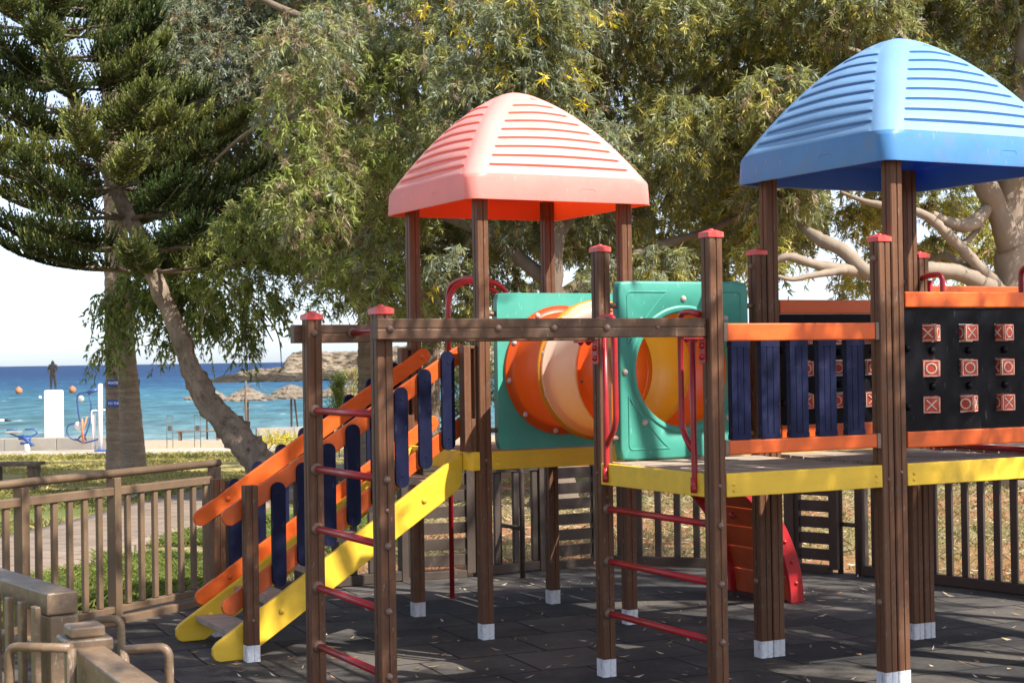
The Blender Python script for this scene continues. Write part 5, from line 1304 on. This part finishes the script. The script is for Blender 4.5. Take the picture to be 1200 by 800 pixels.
# ------------------------------------------------------------------ beach and promenade furniture
# low concrete walls
def wall(p0, p1, th, z1, label, n=6):
    d = Vector(p1) - Vector(p0); L = d.length; o = empty('low_wall', (p0[0], p0[1], 0), math.atan2(d.y, d.x)); tag(o, label, 'wall')
    zb = min(float(zt(*p0)), float(zt(*p1))) - 0.3
    for k in range(n): fbox(o, 'wall_block', (k * L / n + 0.006, -th / 2, zb), ((k + 1) * L / n - 0.006, th / 2, z1), CONC, 0.012)
    return o
Yw = 43.6
w0 = at(-300, 513.5, Yw); w1 = at(129, 511.5, Yw)
wall((w0[0], Yw), (w1[0], Yw), 0.3, float(w1[2]), 'low concrete wall behind the exercise machines', 7)
w2 = at(300, 501.5, 60); w3 = at(470, 499.5, 62)
wall((w2[0], 60), (w3[0], 62), 0.3, float(w2[2]), 'low grey wall along the beach behind the yellow shrubs', 4)

# statue on its plinth
Ys = 56.0
pc = at(63.5, 500, Ys); gzs = float(zt(pc[0], Ys)); top = float(at(63.5, 457, Ys)[2])
pl = MB(); hw = 0.265; pl.box((-hw, -hw, -0.1), (hw, hw, top - gzs - 0.03)); pl.box((-hw + 0.015, -hw + 0.015, top - gzs - 0.0295), (hw - 0.015, hw - 0.015, top - gzs))
plo = pl.build('plinth', WHITE, None, 0.02, loc=(pc[0], Ys, gzs)); tag(plo, 'tall white plinth carrying the bronze statue', 'plinth')
def figure(loc, hgt):
    s = hgt / 1.75
    J = {'pel': (0, 0, .95), 'waist': (0, 0, 1.08), 'chest': (0, 0, 1.3), 'neck': (0, 0, 1.47), 'head': (0.0, -.02, 1.58), 'crown': (0, -0.01, 1.7),
         'shl': (-.19, 0, 1.4), 'ell': (-.27, .03, 1.14), 'hal': (-.2, -.12, 0.95), 'shr': (.19, 0, 1.4), 'elr': (.28, 0, 1.15), 'har': (.13, -.2, 1.17),
         'hipl': (-.1, 0, .88), 'knl': (-.11, -.02, .48), 'anl': (-.12, .02, .08), 'tol': (-.13, -.14, .04), 'hipr': (.1, 0, .88), 'knr': (.13, -.05, .48), 'anr': (.15, 0, .08), 'tor': (.17, -.16, .04)}
    Rr_ = {'pel': .155, 'waist': .15, 'chest': .185, 'neck': .06, 'head': .095, 'crown': .07, 'shl': .085, 'ell': .06, 'hal': .045, 'shr': .085, 'elr': .06, 'har': .045, 'hipl': .11, 'knl': .08, 'anl': .055, 'tol': .045, 'hipr': .11, 'knr': .08, 'anr': .055, 'tor': .045}
    Ed = [('pel', 'waist'), ('waist', 'chest'), ('chest', 'neck'), ('neck', 'head'), ('head', 'crown'), ('chest', 'shl'), ('shl', 'ell'), ('ell', 'hal'), ('chest', 'shr'), ('shr', 'elr'), ('elr', 'har'), ('pel', 'hipl'), ('hipl', 'knl'), ('knl', 'anl'), ('anl', 'tol'), ('pel', 'hipr'), ('hipr', 'knr'), ('knr', 'anr'), ('anr', 'tor')]
    names = list(J); ix = {n_: i for i, n_ in enumerate(names)}
    me = bpy.data.meshes.new('statue'); me.from_pydata([tuple(c * s for c in J[n_]) for n_ in names], [(ix[a], ix[b]) for a, b in Ed], []); me.materials.append(BRONZE)
    o = put(me, 'statue', None, loc)
    sk = o.modifiers.new('skin', 'SKIN'); me.skin_vertices or None
    for i, n_ in enumerate(names):
        v = me.skin_vertices[0].data[i]; v.radius = (Rr_[n_] * s, Rr_[n_] * s * (0.75 if n_ in ('pel', 'waist', 'chest') else 1)); v.use_root = (n_ == 'pel')
    sb = o.modifiers.new('sub', 'SUBSURF'); sb.levels = 2; sb.render_levels = 2
    return o
def figure_safe():
    z = top + 0.0
    me_h = float(at(63.5, 421, Ys)[2]) - top
    bpy.context.view_layer.update()
    try:
        o = figure((pc[0] - 0.02, Ys, z + 0.0), me_h)
    except Exception:
        o = MB().tube([(0, 0, 0), (0, 0, me_h)], 0.1).build('statue', BRONZE, None, loc=(pc[0], Ys, z))
    tag(o, 'dark bronze statue of a standing figure on the tall white plinth', 'statue')
figure_safe()

# buoys
def buoy(px, py, rpx, label, m, name='buoy'):
    # floats on the sea surface, z = -2.6
    g = gz(px, py + rpx * 0.85, -2.6); r = rpx * g[1] / F_PX
    prof = [(0.001, -0.55 * r)] + [(r * math.sin(t) * 1.0, -r * math.cos(t)) for t in np.linspace(0.5, math.pi - 0.25, 12)] + [(0.18 * r, r * 1.0), (0.18 * r, r * 1.2), (0.001, r * 1.2)]
    o = MB().lathe(prof, (0, 0, r * 0.8), (0, 0, 1), 20).build(name, m, loc=(g[0], g[1], -2.6)); tag(o, label, 'buoy')
buoy(22, 457.5, 4.2, 'round orange buoy floating farther from the statue', BUOY); buoy(85, 456.5, 4.2, 'round orange buoy floating just beyond the statue plinth', BUOY); buoy(47, 465.5, 1.8, 'tiny white buoy between the two orange ones', WHITE)

# outdoor exercise machines
def px_tube(mb, pts, Y, r, dy=0.0, base=None, sm=0.06):
    P = [Vector(at(x, y, Y + (d if True else 0))) - base for (x, y, d) in [(p + (0,))[:3] for p in pts]]
    mb.tube(smooth(P, sm), r, 8)
Ye = 41.6
def gym():
    c = at(117, 530, Ye); base = Vector((c[0], Ye, float(zt(c[0], Ye)) + 0.06))
    o = empty('exercise_machine', base); tag(o, 'outdoor fitness machine with tall white post and looping blue bars', 'exercise machine')
    m = MB(); px_tube(m, [(117.5, 531), (117.5, 451)], Ye, 0.062, base=base); m.dome(Vector(at(117.5, 451, Ye)) - base, (0, 0, 1), 0.062, 0.04); m.build('main_post', WHITE, o)
    m = MB(); px_tube(m, [(110, 526, 0.1), (110, 484, 0.1)], Ye, 0.055, base=base); px_tube(m, [(107, 496), (107, 481), (125, 480)], Ye, 0.02, base=base); m.build('second_post', WHITE, o)
    m = MB(); px_tube(m, [(112, 458), (104, 459), (92, 461), (90, 466), (92, 485), (97, 506), (101, 516)], Ye, 0.022, base=base); px_tube(m, [(104, 460), (107, 475), (106, 492), (102, 505), (98, 514)], Ye, 0.02, base=base)
    px_tube(m, [(95, 510), (90, 516), (82, 513), (78, 506), (79, 499), (84, 496), (90, 496)], Ye, 0.02, base=base); px_tube(m, [(88, 514), (98, 519), (110, 516), (116, 514)], Ye, 0.022, base=base); m.build('swing_bars', BLUEM, o) if False else m.build('swing_frame', BLUEM, o)
    m = MB(); px_tube(m, [(103, 460), (114, 456.5)], Ye, 0.05, base=base); m.build('hub_cover', BLUEM, o)
    m = MB(); px_tube(m, [(98, 520, -0.1), (96, 490, -0.1)], Ye, 0.028, base=base); px_tube(m, [(102, 488, -0.1), (95, 512, -0.1)], Ye, 0.02, base=base); m.build('foot_lever', BUOY, o)
    m = MB(); p = Vector(at(92, 499, Ye)) - base; m.lathe([(0.005, -0.05), (0.1, -0.04), (0.12, 0), (0.1, 0.04), (0.005, 0.05)], p, (0.3, 1, 0.2), 14); m.build('pedal', WHITE, o)
    m = MB(); p = Vector(at(95, 467, Ye)) - base; m.lathe([(0.005, -0.03), (0.07, -0.03), (0.08, 0), (0.07, 0.03), (0.005, 0.03)], p, (0.3, 1, 0.2), 14); m.build('hand_grip', WHITE, o)
    m = MB(); m.box((-0.1, -0.2, 0.0), (0.28, 0.2, 0.05)); m.build('base_plate', BLUEM, o, 0.01)
    c = at(32, 528, Ye); base = Vector((c[0], Ye, float(zt(c[0], Ye)) + 0.06))
    o = empty('exercise_machine', base); tag(o, 'low outdoor fitness seat with blue frame and pale seat pad', 'exercise machine')
    m = MB(); m.tube([(0, 0, 0), (0, 0, 0.22)], 0.07, 12); m.build('pedestal', WHITE, o)
    m = MB(); px_tube(m, [(31, 517), (25, 513), (10, 507), (8, 503.5), (20, 502.5)], Ye, 0.02, base=base, sm=0.03); px_tube(m, [(29, 503), (40, 502.5), (44, 507), (38, 511), (20, 511)], Ye, 0.02, base=base, sm=0.03); px_tube(m, [(22, 513), (36, 514.5)], Ye, 0.045, base=base); px_tube(m, [(24, 519), (40, 521)], Ye, 0.035, base=base); px_tube(m, [(26, 510), (38, 522)], Ye, 0.05, base=base); m.build('frame', BLUEM, o)
    p = Vector(at(17, 506, Ye)) - base; m = MB(); m.box((p.x - 0.2, -0.18, p.z - 0.03), (p.x + 0.16, 0.18, p.z + 0.02)); m.build('seat', CONC, o, 0.02)
gym()
m = MB(); c = at(-10, 492.5, Ye); m.tube([(0, 0, 0), (0.34, 0, 0)], 0.03, 10); m.tube([(0.3401, 0, 0), (0.5, 0, 0)], 0.032, 10, mi=1)
m.tube([(-0.15, 0, 0.0), (-0.15, 0, float(zt(c[0], Ye)) - c[2])], 0.03, 10); o = m.build('barrier_arm', [WHITE, HOSE], loc=c); tag(o, 'white bar with a black tip reaching in over the low wall', 'barrier')

# thatched beach umbrellas
def umbrella(px, py_top, half_px, Y, label, two=False):
    g = float(zt(at(px, 500, Y)[0], Y)); c = at(px, py_top, Y); R_ = 1.1 * half_px * Y / F_PX
    o = empty('beach_umbrella', (c[0], Y, g)); tag(o, label, 'beach umbrella', 'thatched beach umbrellas')
    ht = float(c[2]) - g; rng = np.random.default_rng(int(px))
    m = MB(); m.tube([(0, 0, 0), (0, 0, ht - 0.05)], 0.05, 10); m.build('pole', WOOD, o)
    if two: MB().tube([(0.28, 0.5, 0), (0.1, 0.1, ht - 0.25)], 0.04, 8).build('pole', WOOD, o)
    for k, (r0, z0, r1, z1) in enumerate(((1.0, -0.86, 0.42, -0.48), (0.70, -0.56, 0.24, -0.26), (0.40, -0.30, 0.02, 0.0))):
        m = MB(); n = 40; vs = []
        hk = R_ * 0.54
        prof = [(r1 * R_, z1 * hk), ((r0 + r1) / 2 * R_, (z0 + z1) / 2 * hk + 0.03), (r0 * R_, z0 * hk), (r0 * R_ * 0.985, z0 * hk - 0.07), (r0 * R_ * 0.8, z0 * hk + 0.02), (max(r1 * R_ - 0.03, 0.01), z1 * hk - 0.08)]
        for r, z in prof:
            for j in range(n):
                a = 2 * math.pi * j / n; q = 1 + 0.05 * rng.normal() * (r > 0.3 * R_); vs.append((r * q * math.cos(a), r * q * math.sin(a), ht + z + 0.02 * rng.normal() * (r > 0.3 * R_)))
        kk = len(prof)
        m.add(vs, [(i * n + j, i * n + (j + 1) % n, ((i + 1) % kk) * n + (j + 1) % n, ((i + 1) % kk) * n + j) for i in range(kk) for j in range(n)])
        m.build('thatch_tier', THATCH, o)
umbrella(242, 454, 24, 84, 'thatched beach umbrella partly hidden behind the leaning trunk')
umbrella(290, 453.5, 27, 82, 'thatched beach umbrella between the leaning trunk and the next umbrella')
umbrella(341, 450, 29, 78, 'thatched beach umbrella just beside the ladder post, whole in view', True)
umbrella(398, 449, 28, 80, 'thatched beach umbrella seen between the two ladder posts')

# beach bench, stands, sapling, shrubs
def bench(px0, px1, py, Y, label, hgt=0.42, m=WOOD):
    a, b = at(px0, py, Y), at(px1, py, Y); g = float(zt(a[0], Y)); L = b[0] - a[0]
    o = empty('bench', (a[0], Y, g)); tag(o, label, 'bench')
    q = MB()
    for k in range(3): q.box((0, -0.25 + k * 0.17, hgt - 0.05), (L, -0.25 + k * 0.17 + 0.15, hgt))
    q.build('seat', m, o, 0.006)
    for x in (0.08, L - 0.14): fbox(o, 'leg', (x, -0.22, -0.05), (x + 0.08, 0.2, hgt - 0.051), m)
bench(208, 258, 510, 70, 'low brown wooden bench on the beach')
bench(-14, 48, 560, 24.5, 'dark weathered bench on the lawn behind the handrail', 0.42, DARKW)
def stand(px, Y, label):
    c = at(px, 510, Y); g = float(zt(c[0], Y)); o = empty('metal_stand', (c[0], Y, g)); tag(o, label, 'stand')
    m = MB(); h = 0.95
    for x in (-0.085, 0.085): m.tube([(x, 0, -0.05), (x, 0, h)], 0.009, 8)
    m.tube([(-0.085, 0, h), (0.085, 0, h)], 0.012, 8); m.tube([(-0.085, 0, 0.3), (0.085, 0, 0.3)], 0.012, 8); m.build('frame', STEEL, o)
    fbox(o, 'plate', (-0.06, -0.01, h * 0.55), (0.06, 0.01, h * 0.7), STEEL)
stand(199, 45.3, 'thin metal stand with a dark plate nearer the palm trunks'); stand(231.5, 45.3, 'thin metal stand with a dark plate nearer the leaning trunk')
def sapling():
    Y = 44; c = at(288, 512, Y); g = float(zt(c[0], Y)); base = Vector((c[0], Y, g)); rng = np.random.default_rng(5)
    o = empty('bare_sapling', base); tag(o, 'bare staked sapling in front of the beach umbrellas', 'sapling')
    t = float(at(288, 446, Y)[2]) - g
    MB().tube([(0.02, 0, -0.05), (0.02, 0, t)], 0.028, 8).build('stake', BARKG, o)
    lp = [([(-0.06, 0, 0), (-0.05, 0.02, t * 0.5), (0, 0, t * 0.85)], [0.02, 0.016, 0.008])]
    for k in range(9):
        z = t * rng.uniform(0.55, 0.95); a = rng.uniform(0, 6.28); L = rng.uniform(0.3, 0.7)
        lp.append(([(-0.04, 0, z), (L * 0.5 * math.cos(a), L * 0.5 * math.sin(a), z + 0.12), (L * math.cos(a), L * math.sin(a), z + 0.1 + 0.2 * rng.uniform(-1, 1))], [0.009, 0.006, 0.003]))
    limb_mesh([([Vector(p) for p in a], b) for a, b in lp], 'trunk', BARKE, o, 0.1, 6)
sapling()
def bush(name, label, cat, items, pal, n_per, seed, ll=0.06, lw=0.025, droop=-0.5, leaves=14, slen=(0.15, 0.4)):
    rng = np.random.default_rng(seed); C = []; Rr = []
    for px, py, Y, rx, ry in items:
        s = Y / F_PX; c = at(px, py, Y); C.append(c); Rr.append((rx * s, rx * s * 0.8, ry * s))
    C = np.array(C); base = np.array([C[0][0], C[0][1], float(zt(C[0][0], C[0][1]))])
    V, Fq, col, mi = leaf_cloud(C, np.array(Rr), [n_per] * len(C), [pal] * len(C), rng, leaves=leaves, slen=slen, ll=ll, lw=lw, droop=droop)
    o = empty(name, base); tag(o, label, cat)
    put(np_mesh('foliage', V - base, Fq, [LEAF, TWIG], col, mi), 'foliage', o)
    st = MB()
    for c in C[:6]: st.tube([(0, 0, -0.05), Vector(c - base)], 0.015, 6)
    st.build('stem', BARKG, o)
bush('shrub', 'low yellow-flowering shrubs before the grey beach wall', 'shrub', [(x, 517 + rng.uniform(-3, 3), 42 + rng.uniform(-1, 1), 13, 6) for x in range(312, 385, 9)], [('flower', 3), ('yel', 3), ('green', 2)], 40, 51)
bush('cypress', 'small bright green cypress between the two ladder posts', 'cypress', [(397, 500, 36, 9, 10), (397, 486, 36, 8, 10), (397, 474, 36, 6, 9), (397, 463, 36, 4, 8), (397, 455, 36, 2, 6)], [('fresh', 4), ('green', 4)], 70, 52, 0.06, 0.02, -1.0)
bush('dry_shrub', 'brownish dry shrub behind the small cypress', 'shrub', [(416, 470, 40, 14, 16), (424, 455, 40, 12, 14), (414, 444, 40, 8, 12), (440, 475, 40, 16, 16)], [('brown', 4), ('yel', 2), ('olive', 2)], 50, 53, 0.07, 0.02, -0.4)
bush('shrub', 'green shrub behind the staircase rails', 'shrub', [(470, 490, 34, 18, 18), (500, 480, 34, 18, 24), (530, 470, 34, 18, 26), (555, 470, 34, 18, 30), (575, 450, 34, 16, 26), (545, 465, 33, 16, 26), (520, 440, 33, 14, 24), (568, 415, 34, 14, 20), (540, 430, 34, 14, 22), (450, 505, 34, 14, 14)], [('green', 4), ('olive', 3)], 60, 54, 0.08, 0.03, -0.2)

# hose across the grass
hp_ = [(-30, 652), (20, 638), (50, 631), (78, 622), (100, 612), (120, 603), (140, 592), (155, 582), (170, 577), (190, 574), (210, 568)]
P = []
for x, y in hp_:
    g = gz(x, y, -0.05)
    for _ in range(4): g = gz(x, y, float(zt(g[0], g[1])) + 0.03)
    P.append(Vector(g))
o = MB().tube(smooth(P, 0.4, 5), 0.022, 8).build('hose', HOSE); tag(o, 'dark hose lying along the edge of the paved path', 'hose')

# ------------------------------------------------------------------ loose ground cover
def blades(name, label, cat, P, hgt, wd, cols, lean=0.5, m=GRASSM, seed=1):
    rng = np.random.default_rng(seed); n = len(P)
    P = np.asarray(P); a = rng.uniform(0, 6.28, n); h = hgt * rng.uniform(0.5, 1.3, n); ln = rng.normal(size=(n, 2)) * lean
    s = np.stack([np.cos(a), np.sin(a), 0 * a], 1) * (wd * rng.uniform(0.6, 1.4, n))[:, None]
    md = P + np.stack([ln[:, 0] * h * 0.35, ln[:, 1] * h * 0.35, h * 0.55], 1); tp = P + np.stack([ln[:, 0] * h, ln[:, 1] * h, h * 0.95], 1)
    V = np.stack([P - s * 0.5, P + s * 0.5, md + s * 0.5, tp, md - s * 0.5], 1).reshape(-1, 3)
    i = np.arange(n)[:, None] * 5; F = np.concatenate([i + np.array([0, 1, 2, 4]), i + np.array([4, 2, 3, 3])])
    V = np.stack([P - s * 0.4, P + s * 0.4, tp, md - s * 0.5], 1).reshape(-1, 3); F = np.arange(n * 4).reshape(-1, 4)
    c = np.repeat(cols, 4, 0); c = np.concatenate([c, np.ones((len(c), 1))], 1)
    o = put(np_mesh(name, V, F, m, c), name); tag(o, label, cat, kind='stuff'); return o
def scatter(n, xr, yr, keep, rng):
    X = rng.uniform(*xr, n); Y = rng.uniform(*yr, n); k = keep(X, Y); X, Y = X[k], Y[k]
    return np.stack([X, Y, zt(X, Y) + 0.0], 1)
def mixcol(n, a, rng):
    a = np.array(a); ix = rng.integers(0, len(a), n); return np.clip(a[ix] * rng.uniform(0.7, 1.3, (n, 1)), 0.01, 0.8)
rng = np.random.default_rng(61)
# weeds between the fence and the path
fx = lambda Y: -3.34 + (Y - 8.35) * (1.325 / 2.51)
pathedge = lambda Y: np.interp(Y, [7, 9.6, 12.3, 15.2, 18, 23], [-8.2, -4.6, -3.5, -3.25, -3.1, -2.75])
P = scatter(130000, (-4.6, -1.0), (9.0, 17.5), lambda X, Y: (X > pathedge(Y) + 0.0 + 0.12 * np.sin(Y * 5)) & (X < np.where(Y < 10.9, fx(Y) - 0.12, -2.1 + (Y - 10.9) * 0.35)) & (fbm(X, Y, 2.2, 71) > -0.15), rng)
blades('weeds', 'green weeds growing between the fence and the path', 'weeds', P, 0.075, 0.011, mixcol(len(P), [(0.13, 0.18, 0.04), (0.18, 0.22, 0.05), (0.24, 0.24, 0.06), (0.1, 0.14, 0.04)], rng), 0.8)
# lawn and grass beyond the path
lawnkeep = lambda X, Y: (X < np.interp(Y, [9, 15, 20, 24, 30, 37], [-6.5, -5.0, -4.8, -4.5, -3.7, -2.6]))
P = scatter(70000, (-16, -3.0), (14, 24), lambda X, Y: lawnkeep(X, Y) & (fbm(X, Y, 1.1, 72) > -0.3), rng)
blades('grass', 'short grass beside the path', 'grass', P, 0.05, 0.02, mixcol(len(P), [(0.13, 0.17, 0.05), (0.2, 0.2, 0.06), (0.3, 0.25, 0.09)], rng), 0.8)
P = scatter(60000, (-22, 1.0), (24, 38.5), lambda X, Y: (lawnkeep(X, Y) | (X > np.interp(Y, [22, 30, 37], [-2.6, -1.4, 0.6]))) & ((fbm(X, Y, 0.8, 73) > 0.0) | (Y > 36.5)), rng)
blades('grass', 'dry yellowish lawn before the promenade', 'lawn', P, 0.045, 0.03, mixcol(len(P), [(0.26, 0.25, 0.07), (0.42, 0.36, 0.13), (0.46, 0.4, 0.17)], rng), 0.8)
P = scatter(9000, (-22, 0.5), (37.3, 39.2), lambda X, Y: X < 1, rng)
blades('weeds', 'green weeds along the promenade edge', 'weeds', P, 0.12, 0.035, mixcol(len(P), [(0.24, 0.24, 0.07), (0.4, 0.35, 0.13)], rng), 0.8)
# dry grass behind the rear fence
def behind(X, Y):
    yb = np.interp(X, [-2.0, -1.25, -0.25, 0.65, 2.25, 2.95, 3.45, 6.5], [10.9, 11.45, 11.95, 12.5, 11.95, 11.4, 10.6, 6.6]); return Y > yb + 0.12
P = scatter(60000, (-2.4, 7.5), (10.6, 22), lambda X, Y: behind(X, Y) & (fbm(X, Y * 2.2, 0.7, 13) + 0.25 * fbm(X, Y, 2.3, 12) < 0.12 + 0.25 * rng.normal(size=len(X))), rng)
blades('grass', 'dry pale grass on the earth behind the rear fence', 'grass', P, 0.055, 0.009, mixcol(len(P), [(0.3, 0.26, 0.14), (0.22, 0.21, 0.09), (0.14, 0.17, 0.055), (0.34, 0.3, 0.18)], rng), 0.9)
# dry leaves
def litter(name, label, P, ll, lw, cols, seed, up=0.004):
    rng = np.random.default_rng(seed); n = len(P); a = rng.uniform(0, 6.28, n); d = np.stack([np.cos(a), np.sin(a), rng.normal(size=n) * 0.08], 1); s = np.stack([-np.sin(a), np.cos(a), rng.normal(size=n) * 0.3], 1)
    l = (ll * rng.uniform(0.4, 1.4, n))[:, None]; w_ = (lw * rng.uniform(0.5, 1.4, n))[:, None]; P = P + np.array([0, 0, up + lw * 0.2])
    V = np.stack([P - d * l / 2, P + s * w_ / 2, P + d * l / 2 + np.array([0, 0, 0.01]), P - s * w_ / 2], 1).reshape(-1, 3)
    c = np.repeat(cols, 4, 0); o = put(np_mesh(name, V, np.arange(4 * n).reshape(-1, 4), LITTERM, np.concatenate([c, np.ones((len(c), 1))], 1)), name); tag(o, label, 'fallen leaves', kind='stuff')
n = 460; X = rng.uniform(-1.8, 3.4, n); Y = rng.uniform(7.0, 11.9, n); k = ~behind(X, Y + 0.3); 
P = np.stack([X, Y, 0 * X], 1)[k]
litter('fallen_leaves', 'pale dry leaves scattered on the rubber tiles', P, 0.055, 0.013, mixcol(len(P), [(0.5, 0.42, 0.28), (0.4, 0.3, 0.18), (0.28, 0.18, 0.1), (0.6, 0.53, 0.4)], rng), 5)
P = scatter(4500, (-2.4, 7.5), (10.6, 22), behind, rng)
litter('leaf_litter', 'dry leaves lying on the red earth behind the fence', P, 0.09, 0.022, mixcol(len(P), [(0.4, 0.3, 0.18), (0.28, 0.16, 0.09), (0.5, 0.42, 0.3)], rng), 6, 0.03)
